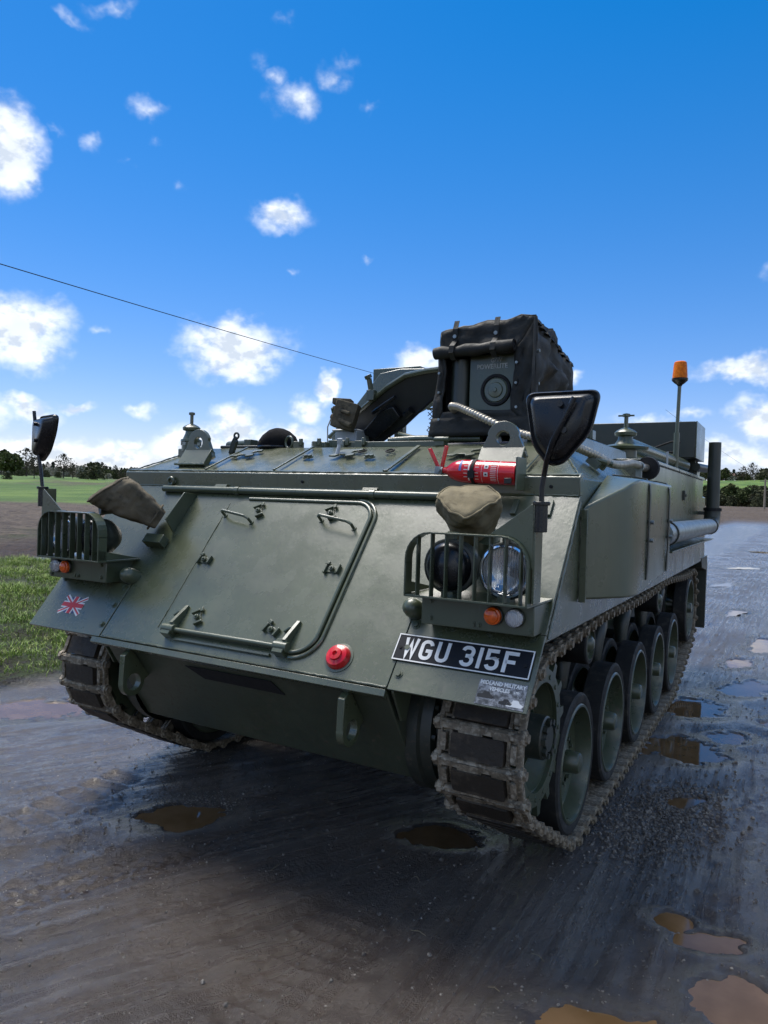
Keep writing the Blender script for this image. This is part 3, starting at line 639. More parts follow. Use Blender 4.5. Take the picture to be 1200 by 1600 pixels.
# weld strips, cleats, rings and studs on the sloping front of the roof
SS = Vector((0, .373, .156)).normalized(); SN = Vector((0, -SS.z, SS.y)); T0 = Vector((0, .51, 1.6225))
SROT = Matrix((EX, SS, SN)).transposed()
def TP(x, s, h=0.0): return T0 + EX*x + SS*s + SN*h
for x, w in ((-.70, .012), (-.25, .012), (.38, .022), (1.02, .012)):
    MB().box(TP(x, .20, .002), (w, .36, .008), SROT).build('weld_strip', GREEN, HULL, .002)
for x in (-.62, .02, .66):
    c_ = MB().prism([TP(x+a, .27+b_, 0) for a, b_ in ((-.07, -.05), (-.03, -.055), (-.02, -.03), (.02, -.03), (.03, -.055), (.07, -.04), (.065, -.015), (.04, -.012), (.04, .02), (.08, .035), (.075, .055), (.03, .045), (-.03, .045), (-.045, .02), (-.05, -.02))], SN*.009)
    c_.build('cleat', GREEN2, HULL, .002)
for x, s in ((.10, .30), (.26, .30), (.86, .30)): MB().torus(TP(x, s, .004), SN, .020, .0045, 20, 6).build('ring', BLACKR, HULL)
for x, s in ((-.19, .22), (-.165, .22), (.175, .22), (.20, .22)): bolt(HULL, TP(x, s, 0), SN, .012, .012)
# lifting eyes
for sx in (-1, 1):
    x = sx*.884; m = MB()
    nn_ = 40; b0 = len(m.v)
    for yy in (.660, .686):
        for ro in (0, 1):
            for k in range(nn_):
                a = 2*PI*k/nn_; r_ = .031
                if ro:
                    r_ = .074
                    if math.sin(a) < .2: r_ = min(.092/max(.001, -math.sin(a)) if math.sin(a) < 0 else 9, .074/max(.2, abs(math.cos(a))+.45*math.sin(a)*1.0), .135)
                m.v.append((x+r_*math.cos(a), yy, 1.783+r_*math.sin(a)))
    for k in range(nn_):
        l_ = (k+1) % nn_; A, B, C, D = b0, b0+nn_, b0+2*nn_, b0+3*nn_
        m.face((A+k, A+l_, B+l_, B+k)); m.face((C+k, C+l_, D+l_, D+k)); m.face((A+k, A+l_, C+l_, C+k)); m.face((B+k, B+l_, D+l_, D+k))
    m.prism([(x-.098, .60, 1.662), (x+.098, .60, 1.662), (x+.098, .664, 1.748), (x-.098, .664, 1.748)], (0, .03, -.02))
    m.build('lifting_eye', GREEN, VEH, .002)

# weld beads where plates meet
wr = random.Random(11)
def weld(a, b_, r_=.0042, parent=None):
    a, b_ = Vector(a), Vector(b_); n_ = max(6, int((b_-a).length/.016))
    MB().tube([a.lerp(b_, k/n_)+V(wr.uniform(-1, 1), wr.uniform(-1, 1), wr.uniform(-1, 1))*.0012 for k in range(n_+1)], [r_*wr.uniform(.75, 1.3) for _ in range(n_+1)], 7).build('weld_bead', GREEN, parent or HULL)
weld((-1.255, .508, 1.622), (1.255, .508, 1.622), .0038); weld(GP(-1.26, .9035, .001), GP(1.26, .9035, .001)); weld(GP(-.75, .004, .001), GP(.75, .004, .001), .0035)
weld((1.262, .512, 1.612), (1.070, .885, 1.770)); weld((-1.262, .512, 1.612), (-1.070, .885, 1.770)); weld((1.266, .14, 1.045), (1.266, .50, 1.515), .0045)
for sx in (-1, 1): weld((sx*.884-.11, .598, 1.662), (sx*.884+.11, .598, 1.662), .006)
weld(GP(.42, .20, .001), GP(.42, .72, .001), .003); weld(GP(-.44, .09, .001), GP(-.44, .80, .001), .0022)
# glacis hatch
hatch = MB().prism([GP(a, s, .001) for a, s in round_rect(-.42, .385, .075, .815, .085, 7)], H_*.009).build('glacis_hatch', GREEN, VEH, .003)
path = [GP(-.32, .822, .012)] + [GP(a, s, .012) for a, s in [(.30+.093*math.cos(PI/2-PI/2*k/8), .729+.093*math.sin(PI/2-PI/2*k/8)) for k in range(9)]] + \
       [GP(a, s, .012) for a, s in [(.30+.093*math.cos(-PI/2*k/8), .165+.093*math.sin(-PI/2*k/8)) for k in range(9)]] + [GP(.27, .072, .012)]
MB().tube(path[:1]+path[1:], .0085, 10).build('seal_rim', GREEN2, hatch)
path2 = [GP(.305, .842, .004)] + [GP(a, s, .004) for a, s in [(.30+.113*math.cos(PI/2-PI/2*k/8), .729+.113*math.sin(PI/2-PI/2*k/8)) for k in range(9)]] + [GP(a, s, .004) for a, s in [(.30+.113*math.cos(-PI/2*k/8), .165+.113*math.sin(-PI/2*k/8)) for k in range(9)]]
MB().tube(path2, .0085, 10).build('outer_rim', GREEN, hatch)
for x0, s0, x1, s1 in ((-.415, .715, -.235, .682), (.150, .715, .335, .682)):
    a, b_ = GP(x0, s0, .008), GP(x1, s1, .008); h = H_*.048
    m = MB().tube([a, a+h*.75, a+h+(b_-a)*.07, b_+h-(b_-a)*.10, b_+h*.75+(b_-a)*0, b_], .0068, 10)
    for q in (a, b_): m.cyl(q-H_*.004, q+H_*.006, .013, 10)
    m.build('grab_handle', GREEN2, hatch)
for x, s, rz in ((-.222, .747, .5), (.188, .752, .5), (-.378, .449, 1.5), (.325, .462, 1.55), (-.236, .156, .55), (.171, .149, 1.2)):
    q = GROT @ Matrix.Rotation(rz, 3, 'Z'); c_ = GP(x, s, .010); m = MB()
    m.box(c_+H_*.003, (.030, .060, .006), q)
    for k in (-1, 1): m.box(c_+q @ V(-.004*k, .031*k, .010), (.040, .009, .016), q)
    m.box(c_+q @ V(.026, .030, .010), (.014, .020, .012), q)
    m.cyl(c_, c_+H_*.020, .0125, 6); m.cyl(c_+H_*.018, c_+H_*.026, .006, 8)
    m.build('clamp', GREEN2, hatch, .0015)
m = MB().tube([GP(-.35, .080, .026), GP(.26, .080, .026)], .0105, 12); m.build('hinge_bar', GREEN2, hatch)
MB().box(GP(-.05, .047, .006), (.52, .012, .012), GROT).build('hinge_rail', GREEN, hatch, .002)
for x in (-.345, .262):
    m = MB().box(GP(x, .078, .020), (.05, .060, .045), GROT); m.tube([GP(x-.032, .080, .028), GP(x+.034, .080, .028)], .021, 12)
    m.prism([GP(x+.004, .09, .010), GP(x+.012, .205, .010), GP(x+.012, .205, .022), GP(x+.004, .10, .05)], EX*.018)
    m.prism([GP(x-.03, .15, .010), GP(x-.005, .17, .010), GP(x-.005, .17, .030), GP(x-.03, .15, .022)], EX*.012)
    m.build('hinge', GREEN2, hatch, .002)
# red filler cap
m = MB().lathe(GP(.517, .085, 0), H_, [(0, .050), (.012, .050), (.026, .042), (.030, .026), (.038, .024), (.040, .010), (.030, .009), (.030, 0)], 28)
cap = m.build('filler_cap', RED, VEH); MB().lathe(GP(.517, .085, 0), H_, [(-.001, .060), (.003, .060), (.004, .050)], 28).build('cap_seat', GREEN, cap)

# number plate with raised characters
plate = MB().prism([GP(a, s, .0045) for a, s in round_rect(.733, 1.250, .110, .220, .008, 3)], H_*.0035).build('number_plate', PLATEB, VEH)
def rect_ring(m, x0, x1, s0, s1, w, h):
    for a in ((x0, s0, x1, s0+w), (x0, s1-w, x1, s1), (x0, s0+w, x0+w, s1-w), (x1-w, s0+w, x1, s1-w)): m.prism([GP(a[0], a[1], h), GP(a[2], a[1], h), GP(a[2], a[3], h), GP(a[0], a[3], h)], H_*.0010)
m = MB(); rect_ring(m, .735, 1.248, .112, .218, .0045, .0082); m.build('plate_border', WHITE, plate)
def stroke(m, pts, w, org, h):       # a flat pen stroke on the glacis plane
    P = [Vector((x, y)) for x, y in pts]; L, Rr = [], []
    for i, q in enumerate(P):
        d1 = (q-P[i-1]).normalized() if i else (P[1]-q).normalized(); d2 = (P[i+1]-q).normalized() if i < len(P)-1 else d1
        t_ = (d1+d2).normalized(); nn = Vector((-t_.y, t_.x)); k = w/2/max(.35, nn.dot(Vector((-d1.y, d1.x))))
        L.append(q+nn*k); Rr.append(q-nn*k)
    for i in range(len(P)-1):
        m.prism([GP(org[0]+a.x, org[1]+a.y, h) for a in (Rr[i], Rr[i+1], L[i+1], L[i])], H_*.0016)
def arc2(cx, cy, rx, ry, a0, a1, n=10): return [(cx+rx*math.cos(R(a0+(a1-a0)*i/n)), cy+ry*math.sin(R(a0+(a1-a0)*i/n))) for i in range(n+1)]
CH, CW, T_ = .079, .050, .0135; i0, iw, ih = T_/2, CW-T_/2, CH-T_/2
GLY = {'W': [[(.004, CH), (.014, 0.005), (.026, .062), (.038, .005), (.048, CH)]],
 'G': [arc2(i0+.016, ih-.016, .016, .016, 0, 0, 1)[:0] + [(iw, .058)] + arc2(iw-.016, ih-.016, .016, .016, 10, 90, 6) + arc2(i0+.016, ih-.016, .016, .016, 90, 180, 6) + arc2(i0+.016, i0+.016, .016, .016, 180, 270, 6) + arc2(iw-.016, i0+.016, .016, .016, 270, 360, 6) + [(iw, .036), (.024, .036)]],
 'U': [[(i0, CH)] + arc2(i0+.016, i0+.016, .016, .016, 180, 270, 6) + arc2(iw-.016, i0+.016, .016, .016, 270, 360, 6) + [(iw, CH)]],
 '3': [[(i0, .060)] + arc2(i0+.014, ih-.014, .014, .014, 170, 90, 5) + arc2(iw-.016, ih-.016, .016, .016, 90, 0, 6) + [(iw-.002, .046), (.034, .0405), (.018, .0405)], [(.030, .0405)] + arc2(iw-.016, .026, .016, .013, 60, 0, 4) + arc2(iw-.016, i0+.016, .016, .016, 0, -90, 6) + arc2(i0+.016, i0+.016, .016, .016, 270, 190, 6)],
 '1': [[(.007, CH), (.007, 0)]],
 '5': [[(iw, ih), (i0, ih), (i0, .043), (.028, .046)] + arc2(iw-.017, .029, .017, .017, 90, 0, 6) + arc2(iw-.017, i0+.016, .017, .016, 0, -90, 6) + arc2(i0+.016, i0+.016, .016, .016, 270, 195, 6)],
 'F': [[(i0, 0), (i0, ih), (CW, ih)], [(i0, .040), (.042, .040)]]}
pen = .770
for ch in 'WGU 315F':
    if ch == ' ': pen += .030; continue
    m = MB()
    for st_ in GLY[ch]: stroke(m, st_, T_ if ch != 'W' else .0125, (pen, .1255), .0082)
    m.build('plate_character', WHITE, plate); pen += (.014 if ch == '1' else CW) + .0140
for x, s in ((.755, .163), (1.226, .160), (1.238, .207)): MB().cyl(GP(x, s, .006), GP(x, s, .011), .006, 10).build('screw', BLACKR, plate)

def text_mesh(txt, size, mtl, M, parent, name='lettering', bold=0.0, ext=.0004, xs=1.0):
    cu_ = bpy.data.curves.new('t', 'FONT'); cu_.body = txt; cu_.size = size; cu_.align_x = 'CENTER'; cu_.align_y = 'CENTER'; cu_.offset = bold; cu_.extrude = ext; cu_.resolution_u = 2
    to = bpy.data.objects.new('t', cu_); COL.objects.link(to); dg = bpy.context.evaluated_depsgraph_get()
    me_ = bpy.data.meshes.new_from_object(to.evaluated_get(dg)); bpy.data.objects.remove(to); me_.materials.clear(); me_.materials.append(mtl)
    me_.transform(M @ Matrix.Diagonal((xs, 1, 1, 1))); return link(name, me_, parent)
GM4 = GROT.to_4x4()
# sticker below the plate: a grey picture of vehicles with a title
STK, n, p = new_mat('sticker_print'); tc_ = n.node('ShaderNodeTexCoord').outputs['Object']
n.put(p.inputs['Base Color'], n.mix(n.ramp(n.noise(tc_, 60, 5, .7), .38, .62), (.05, .055, .06), (.33, .34, .36))); n.put(p.inputs['Roughness'], .3)
stk = MB().prism([GP(1.086, .004, .003), GP(1.254, .004, .003), GP(1.250, .094, .003), GP(1.084, .094, .003)], H_*.0008).build('sticker', STK, VEH)
text_mesh('MIDLAND MILITARY', .0195, WHITE, Matrix.Translation(GP(1.167, .083, .0042)) @ GM4, stk, bold=.0006, ext=.0002, xs=.90)
text_mesh('VEHICLES', .019, WHITE, Matrix.Translation(GP(1.160, .063, .0042)) @ GM4, stk, bold=.0006, ext=.0002, xs=.88)
text_mesh('LTD', .010, WHITE, Matrix.Translation(GP(1.219, .062, .0042)) @ GM4, stk, bold=.0004, ext=.0002)
for x, s, k, mt_ in ((1.118, .036, 1, BLACKP), (1.190, .022, .8, BLACKP), (1.222, .020, 1, WHITE)):
    pr = MB().prism([GP(x+a*k, s+b_*k, .0040) for a, b_ in ((-.028, -.008), (.024, -.008), (.030, 0), (.016, .007), (.010, .016), (-.008, .016), (-.012, .007), (-.028, .004))], H_*.0004); pr.build('picture', mt_, stk)
text_mesh('01827', .008, WHITE, Matrix.Translation(GP(1.222, .0095, .0046)) @ GM4, stk, ext=.0001) if False else None
# flag decal on the other fender
flag = MB().prism([GP(-1.115, .095, .0025), GP(-.985, .095, .0025), GP(-.985, .165, .0025), GP(-1.115, .165, .0025)], H_*.0002)
def fl(m, a, b_, w, h):
    a, b_ = Vector(a), Vector(b_); d = (b_-a).normalized(); nn = Vector((-d.y, d.x))*w/2
    m.prism([GP(q.x, q.y, h) for q in (a-nn, b_-nn, b_+nn, a+nn)], H_*.0002)
fx0, fx1, fs0, fs1 = -1.125, -.975, .085, .178; fc = ((fx0+fx1)/2, (fs0+fs1)/2)
m = MB(); fl(m, (fx0, fs0), (fx1, fs1), .022, .0024); fl(m, (fx0, fs1), (fx1, fs0), .022, .0027); fl(m, (fx0, fc[1]), (fx1, fc[1]), .036, .0030); fl(m, (fc[0], fs0), (fc[0], fs1), .038, .0033)
dec = m.build('flag_decal', WHITE, VEH); dec['label'] = 'red, white and blue union flag sticker'
m = MB(); fl(m, (fx0, fs0+.002), (fc[0], fc[1]), .008, .0036); fl(m, (fc[0], fc[1]), (fx1, fs1-.002), .008, .0036); fl(m, (fx0, fs1-.002), (fc[0], fc[1]), .008, .0036); fl(m, (fc[0], fc[1]), (fx1, fs0+.002), .008, .0036)
fl(m, (fx0, fc[1]), (fx1, fc[1]), .022, .0040); fl(m, (fc[0], fs0), (fc[0], fs1), .023, .0043); m.build('red_cross', REDP, dec)
m = MB()
for a, b_ in (((fc[0]-.035, fs0+.010), (fc[0]-.022, fs0+.010)), ((fc[0]+.022, fs1-.010), (fc[0]+.036, fs1-.010)), ((fc[0]-.034, fs1-.009), (fc[0]-.022, fs1-.009)), ((fc[0]+.022, fs0+.009), (fc[0]+.034, fs0+.009))): fl(m, a, b_, .014, .0021)
m.build('blue_field', NAVY, dec)
# towing eyes
for sx in (-1, 1):
    x = sx*.578; cy, cz = -.028, .650; m = MB()
    m.lathe((x-.015, cy, cz), (1, 0, 0), [(0, .038), (0, .062), (.030, .062), (.030, .038), (0, .038)], 30)
    m.prism([(x-.0148, cy-.0615, cz), (x-.0148, cy-.056, cz+.125), (x-.0148, cy-.015, cz+.150), (x-.0148, .06, .665), (x-.0148, cy+.0615, cz), (x-.0148, cy+.043, cz+.022), (x-.0148, cy+.02, cz+.042), (x-.0148, cy-.01, cz+.048), (x-.0148, cy-.033, cz+.034)], (.0296, 0, 0))
    m.build('towing_eye', GREENL, VEH, .002)

# ---- lamp clusters, one each side
def strip(m, pts, y0, dep, th):
    for a, b_ in zip(pts, pts[1:]):
        a, b_ = Vector(a), Vector(b_); d = b_-a; L = d.length; an = math.atan2(d.y, d.x); c_ = (a+b_)/2
        m.box((c_.x, y0+dep/2, c_.y), (L+th*.8, dep, th), Matrix.Rotation(-an, 3, 'Y'))
for sx in (-1, 1):
    q = lambda x, y, z: Vector((sx*x, y, z))
    shelf = MB().prism([q(.80, -.046, 1.168), q(1.250, -.046, 1.168), q(1.258, .215, 1.168), q(.80, .20, 1.168)], (0, 0, .008)).build('lamp_shelf', GREEN2, VEH, .0015)
    m = MB().prism([q(.835, .030, 1.066), q(.835, .030, 1.166), q(.835, .203, 1.166), q(.835, .128, 1.066)], (sx*.415, 0, 0)); bx_ = m.build('lamp_box', GREEN2, shelf, .003)
    for x, z in ((.87, 1.09), (1.035, 1.085), (1.055, 1.085), (.87, 1.15), (1.235, 1.083)): bolt(bx_, q(x, .030, z), (0, -1, 0), .0075, .008)
    m = MB().lathe(q(.765, .10, 1.105), V(0, -.6, .25), [(-.05, .038), (.0, .038), (.022, .034), (.038, .018), (.042, 0)], 18); m.build('conduit_dome', GREEN2, shelf)
    # guard of upright bars
    m = MB()
    ol = [(.803, 1.176), (.803, 1.285)] + [(.893+.09*math.cos(a), 1.300+.095*math.sin(a)) for a in [PI-PI/2*k/7 for k in range(8)]] + [(1.155+.09*math.cos(a), 1.300+.095*math.sin(a)) for a in [PI/2-PI/2*k/7 for k in range(8)]] + [(1.245, 1.176)]
    ol = [(sx*x, z) for x, z in ol]
    strip(m, ol, -.047, .050, .006); guard = m.build('lamp_guard', GREEN2, shelf, .001)
    for k in range(8):
        x = .846+.0535*k; zt = 1.395 if x > .893 else 1.300+.095*math.sqrt(max(0, 1-((.893-x)/.09)**2))
        if x > 1.155: zt = 1.300+.095*math.sqrt(max(0, 1-((x-1.155)/.09)**2))
        MB().box(q(x, -.030, (1.176+zt)/2), (.0045, .028, zt-1.176)).build('guard_bar', GREEN2, guard, .0008)
    m = MB().prism([q(1.105, -.020, 1.401), q(1.250, -.020, 1.507), q(1.2535, -.020, 1.29)] + [q(1.155+.0935*math.cos(a), -.020, 1.300+.0985*math.sin(a)) for a in [PI/2*k/7 for k in range(8)]], (0, .007, 0)); brk = m.build('mirror_bracket', GREENL, shelf, .001)
    m = MB().box(q(1.256, .020, 1.342), (.008, .075, .325)); m.build('bracket_flange', GREENL, brk, .001)
    MB().prism([q(.800, -.044, 1.178), q(.800, .20, 1.178), q(.800, -.044, 1.225)], (sx*.005, 0, 0)).build('shelf_gusset', GREEN2, shelf)
    # small lamps
    for x, mt_, nm in ((1.112, AMBER, 'indicator_lamp'), (1.187, CLEARL, 'side_lamp')):
        o = MB().lathe(q(x, .030, 1.124), V(0, -1, 0), [(0, .033), (.012, .033), (.014, .030)], 22).build(nm, DARKG, shelf)
        if mt_ is CLEARL: MB().lathe(q(x, .018, 1.124), V(0, -1, 0), [(0, .029), (.002, .026), (.002, 0)], 22).build('reflector', REFL, o)
        MB().lathe(q(x, .016, 1.124), V(0, -1, 0), [(0, .030), (.006, .0305), (.012, .029), (.014, .024), (.020, .022), (.024, .014), (.026, 0)], 26).build('lens', mt_, o)
    # headlamp and the lamp under a black cover
    for x, kind in ((.940, 'cover'), (1.148, 'head')):
        o = MB().lathe(q(x, .045, 1.278), V(0, -1, 0), [(-.13, 0), (-.13, .035), (-.115, .055), (-.07, .085), (-.02, .094), (.0, .094), (.006, .098), (.020, .098), (.024, .092), (.024, .083)], 34).build('headlamp', DARKG, shelf)
        b = MB(); b.box(q(x, .037, 1.382), (.03, .03, .018)); b.box(q(x, .037, 1.176), (.045, .05, .03)); b.cyl(q(x-.012, .03, 1.394), q(x+.03, .03, 1.394), .006, 8); b.build('lamp_clip', GREEN2, o)
        if kind == 'cover':
            MB().lathe(q(x, .024, 1.278), V(0, -1, 0), [(0, .086), (.012, .084), (.028, .070), (.040, .045), (.046, .018), (.047, 0)], 32).build('lamp_cover', BLACKP, o)
        else:
            MB().lathe(q(x, .022, 1.278), V(0, -1, 0), [(0, .083), (.004, .090), (.008, .090), (.010, .083)], 36).build('lamp_rim', CHROME, o)
            MB().lathe(q(x, .024, 1.278), V(0, -1, 0), [(-.030, 0), (-.028, .025), (-.022, .052), (-.012, .072), (-.001, .083)], 32).build('reflector', CHROME, o)
            MB().lathe(q(x, .015, 1.278), V(0, -1, 0), [(.0, .0), (.004, .016), (-.006, .017), (-.03, .012)], 14).build('bulb_shield', REFL, o)
            MB().lathe(q(x, .024, 1.278), V(0, -1, 0), [(.001, .084), (.010, .080), (.018, .062), (.023, .036), (.025, 0), (.020, 0), (.018, .036), (.013, .060), (.006, .076), (.001, .080)], 40).build('lens', LENS, o)
    # mirror on a bent arm
    sock = MB().tube([q(1.272, -.006, 1.415), q(1.272, -.006, 1.505)], .021, 14).tube([q(1.272, -.006, 1.502), q(1.272, -.006, 1.514)], .028, 14).build('mirror_socket', BLACKP, VEH, .002)
    top = q(1.385, -.078, 1.835) if sx > 0 else q(1.345, -.012, 1.89)
    arm = [q(1.272, -.006, 1.50), q(1.272, -.007, 1.56), q(1.278, -.008, 1.600), q(1.30, -.055, 1.648), q(1.325, -.088, 1.70)] if sx > 0 else [q(1.272, -.006, 1.50), q(1.29, -.007, 1.60), q(1.318, -.012, 1.73)]
    MB().tube(arm+[top], .0085, 10).build('mirror_arm', BLACKP, sock)
    # rounded triangular head, back towards the front of the vehicle
    if sx > 0: ctr, corners, nrm = V(1.328, -.012, 1.765), [(-.122, .100), (.126, .106), (.098, -.030), (.014, -.135), (-.036, -.142), (-.090, -.075)], V(.10, -1, .03)
    else: ctr, corners, nrm = V(-1.275, .01, 1.768), [(-.085, .105), (.150, .100), (.125, .01), (.055, -.085), (-.045, -.135), (-.075, -.11)], V(-.30, -.95, .03)
    nrm.normalize(); rx = V(1, 0, 0) - nrm*nrm.x; rx.normalize(); uz = nrm.cross(rx)*-1
    if uz.z < 0: uz = -uz
    def outline(sc, rad):
        P = [Vector(c_)*sc*.94 for c_ in corners]; P = sorted(P, key=lambda w: math.atan2(w.y, w.x)); o_ = []
        for i, w in enumerate(P):
            a, b_ = P[i-1], P[(i+1) % len(P)]; d1, d2 = (a-w).normalized(), (b_-w).normalized(); rad_ = min(rad, (a-w).length*.48, (b_-w).length*.48)
            for k in range(9):
                t_ = k/8; p0 = w+d1*rad_; p2 = w+d2*rad_; o_.append(p0*(1-t_)**2 + w*2*t_*(1-t_) + p2*t_*t_)
        return o_
    rings = [(1.0, .034, -.012), (1.04, .036, -.004), (1.04, .036, .008), (1.0, .034, .014), (.93, .032, .010), (.90, .03, .014), (.78, .028, .046), (.70, .026, .052)]
    m = MB(); idx = []
    for sc, rad, d in rings:
        idx.append(range(len(m.v), len(m.v)+54)); m.v += [tuple(ctr+rx*w.x+uz*w.y+nrm*d) for w in outline(sc, rad)]
    for A, B in zip(idx, idx[1:]):
        for k in range(54): m.face((A[k], A[(k+1) % 54], B[(k+1) % 54], B[k]))
    m.face(idx[-1]); m.face(list(idx[0])[::-1])
    hd = m.build('mirror_head', BLACKP, sock, angle=50)
    MB().poly([tuple(ctr+rx*w.x+uz*w.y-nrm*.0135) for w in outline(.95, .052)]) .build('mirror_glass', CHROME, hd)
    for w in ((.005, .052), (.02, -.03)): MB().cyl(ctr+rx*w[0]+uz*w[1]+nrm*.045, ctr+rx*w[0]+uz*w[1]+nrm*.066, .010, 10).build('mirror_bolt', BLACKP, hd)
# horn beside the left lamps
m = MB().lathe((-1.0, .16, 1.43), V(-.5, -.85, 0), [(-.09, .02), (-.05, .04), (0, .045), (.03, .052), (.034, .046), (.02, .02), (.02, 0)], 22); m.build('horn', DARKG, VEH)
m = MB().box(GP(-.74, .525, .03), (.12, .05, .05), GROT); m.build('discharger_bracket', GREEN2, VEH, .002)
m = MB().prism([GP(-.70, .85, .0), GP(-.70, .60, .0), GP(-.70, .62, .085), GP(-.70, .80, .075)], EX*.008); m.build('discharger_plate', GREEN2, VEH, .002)
m = MB().cyl(GP(.96, .60, 0), GP(.99, .62, .10), .05, 16); m.build('discharger_bracket', GREEN2, VEH)
for x in (1.02, 1.16): MB().box(GP(x, .835, .006), (.022, .075, .012), GROT).build('lug', GREEN2, VEH, .002)
# small eye and hook on the left of the ridge strip
m = MB().torus((-.90, .485, 1.565), (0, 1, .1), .018, .008, 18, 8).torus((-.90, .48, 1.525), (1, 0, 0), .014, .004, 14, 6); m.build('shackle', GREEN2, VEH)

# ---- canvas covers over the smoke dischargers
def bag(sx, mt_, label):
    ax = V(.22, -.72, .62).normalized() if sx > 0 else V(-.60, -.60, .50).normalized()
    side = ax.cross(V(0, 0, 1)).normalized(); up = side.cross(ax); base = GP(.90, .64, .015) if sx > 0 else GP(-.775, .64, .045); L = .27 if sx > 0 else .285; m = MB(); r = random.Random(3 if sx > 0 else 4); ids = []
    nr, na = 28, 84
    def prof(t_): return .055+.062*min(1, t_*1.25)**.8
    for i in range(nr+1):
        t_ = i/nr; c_ = base+ax*(L*t_)
        ids.append(range(len(m.v), len(m.v)+na))
        for k in range(na):
            a = 2*PI*k/na; ca, sa = math.cos(a), math.sin(a)
            tri = 1+.17*math.cos(3*(a-PI/2))*-1*t_                 # drifts from round to a rounded triangle, point down
            if sa > 0: tri = 1-.05*sa*t_
            rad = prof(t_)*tri*(1+.035*math.sin(5*a+9*t_+sx)+.03*math.sin(11*t_+2*a)); 
            w = 1.0 + .08*t_
            if sx < 0: rad = prof(t_)*(1+.025*math.sin(5*a+9*t_)+.02*math.sin(13*t_+2*a))*.93/(abs(math.cos(a))**5+abs(math.sin(a))**5)**.2
            cz_ = float(fbm(np.array([a*1.6+t_*3+sx]), np.array([t_*7-a*.6]), 1, 3, 401)[0]); rad *= 1-.16*abs(cz_)*(.4+t_)
            shear = -.08*t_*sa
            m.v.append(tuple(c_+side*(rad*ca*w)+up*(rad*sa*.92)+ax*shear*.6))
    for A, B in zip(ids, ids[1:]):
        for k in range(na): m.face((A[k], A[(k+1) % na], B[(k+1) % na], B[k]))
    prev = ids[-1]
    for f_, bulge in ((.93, .010), (.80, .016), (.6, .018), (.35, .020), (.12, .021)):
        c_ = base+ax*L; cur = range(len(m.v), len(m.v)+na)
        for k in range(na):
            p_ = Vector(m.v[ids[-1][k]]); d = p_-c_; m.v.append(tuple(c_+d*f_+ax*(bulge+.004*math.sin((d*f_).x*60+(d*f_).z*35)*(1-abs(2*f_-1)))))
        for k in range(na): m.face((prev[k], prev[(k+1) % na], cur[(k+1) % na], cur[k]))
        prev = cur
    m.face(list(prev))
    t = thing('canvas_cover', tuple(base), label, 'canvas cover')
    o = m.build('bag', mt_, t, angle=60)
    m2 = MB(); m2.tube([Vector(m.v[j])*1.0+ax*.004 for j in ids[-1]], .0045, 6, closed=True); m2.build('seam', mt_, t)
    m3 = MB(); c_ = base+ax*(L+.022)
    lft, rgt, low = Vector(m.v[ids[-1][int(na*.53)]]), Vector(m.v[ids[-1][int(na*.97)]]), c_-up*.05
    m3.tube([lft.lerp(low, k/8)+ax*.012*math.sin(PI*k/8) for k in range(9)]+[low.lerp(rgt, k/8)+ax*.012*math.sin(PI*k/8) for k in range(1, 9)], .0035, 6); m3.build('flap_seam', mt_, t)
    m4 = MB().torus(base+ax*.03, ax, .068, .006, 24, 6); m4.build('drawstring', mt_, t)
bag(1, CANVAS, 'light khaki canvas cover tied over the discharger below the red extinguisher')
bag(-1, CANVASD, 'dark brown canvas cover tied over the discharger near the left mirror')

# ---- running gear
def wheel_meshes():
    tyre = MB().lathe((0, 0, 0), EX, [(-.004, .258), (0, .264), (0, .294), (-.008, .305), (-.102, .305), (-.110, .296), (-.110, .258)], 48)
    tyre.lathe((0, 0, 0), EX, [(-.176, .258), (-.176, .296), (-.184, .305), (-.272, .305), (-.280, .296), (-.280, .258)], 48)
    holes = lambda i, k: i == 6 and k % 8 in (0, 1)
    rim = MB().lathe((0, 0, 0), EX, [(-.106, .257), (-.002, .257), (.003, .252), (.002, .243), (-.012, .238), (-.070, .228), (-.082, .195), (-.070, .115), (-.062, .085), (-.062, .078)], 48, holes)
    rim.lathe((0, 0, 0), EX, [(-.172, .257), (-.276, .257), (-.276, .24), (-.20, .10), (-.13, .06)], 32)
    hub = MB().lathe((0, 0, 0), EX, [(-.10, .078), (-.056, .078), (-.052, .060), (-.050, .050), (.004, .046), (.014, .040), (.018, .026), (.018, 0)], 26)
    for k in range(8):
        a = 2*PI*k/8+.2; c_ = V(-.060, .094*math.cos(a), .094*math.sin(a)); hub.cyl(c_, c_+EX*.016, .009, 6)
    return rim.mesh('road_wheel', GREEN2), tyre.mesh('tyre', RUBBER), hub.mesh('hub', GREEN2)
RIM, TYRE, HUB = wheel_meshes()
def put_wheel(name, sx, y, z, s=1.0):
    M = Matrix.Translation((sx*1.19, y, z)) @ (Matrix.Identity(4) if sx > 0 else Matrix.Rotation(PI, 4, 'Z')) @ Matrix.Rotation(random.uniform(0, 6), 4, 'X') @ Matrix.Diagonal((1, s, s, 1))
    w = place(name, RIM, VEH, M)
    for nm, mm in (('tyre', TYRE), ('hub', HUB)): o = bpy.data.objects.new(nm, mm); COL.objects.link(o); o.parent = w
ROLL = MB().lathe((0, 0, 0), EX, [(-.02, .078), (0, .078), (.002, .072), (-.014, .066), (-.014, .045), (.004, .036), (.016, .02), (.018, 0)], 30).lathe((0, 0, 0), EX, [(-.02, .078), (-.16, .078)], 30).mesh('return_roller', GREEN2)
ROLLT = MB().lathe((0, 0, 0), EX, [(0, .079), (0, .094), (-.006, .099), (-.13, .099), (-.14, .092), (-.14, .079)], 36).mesh('tyre', RUBBER)
SPY, SPZ, SPR = .392, .622, .283
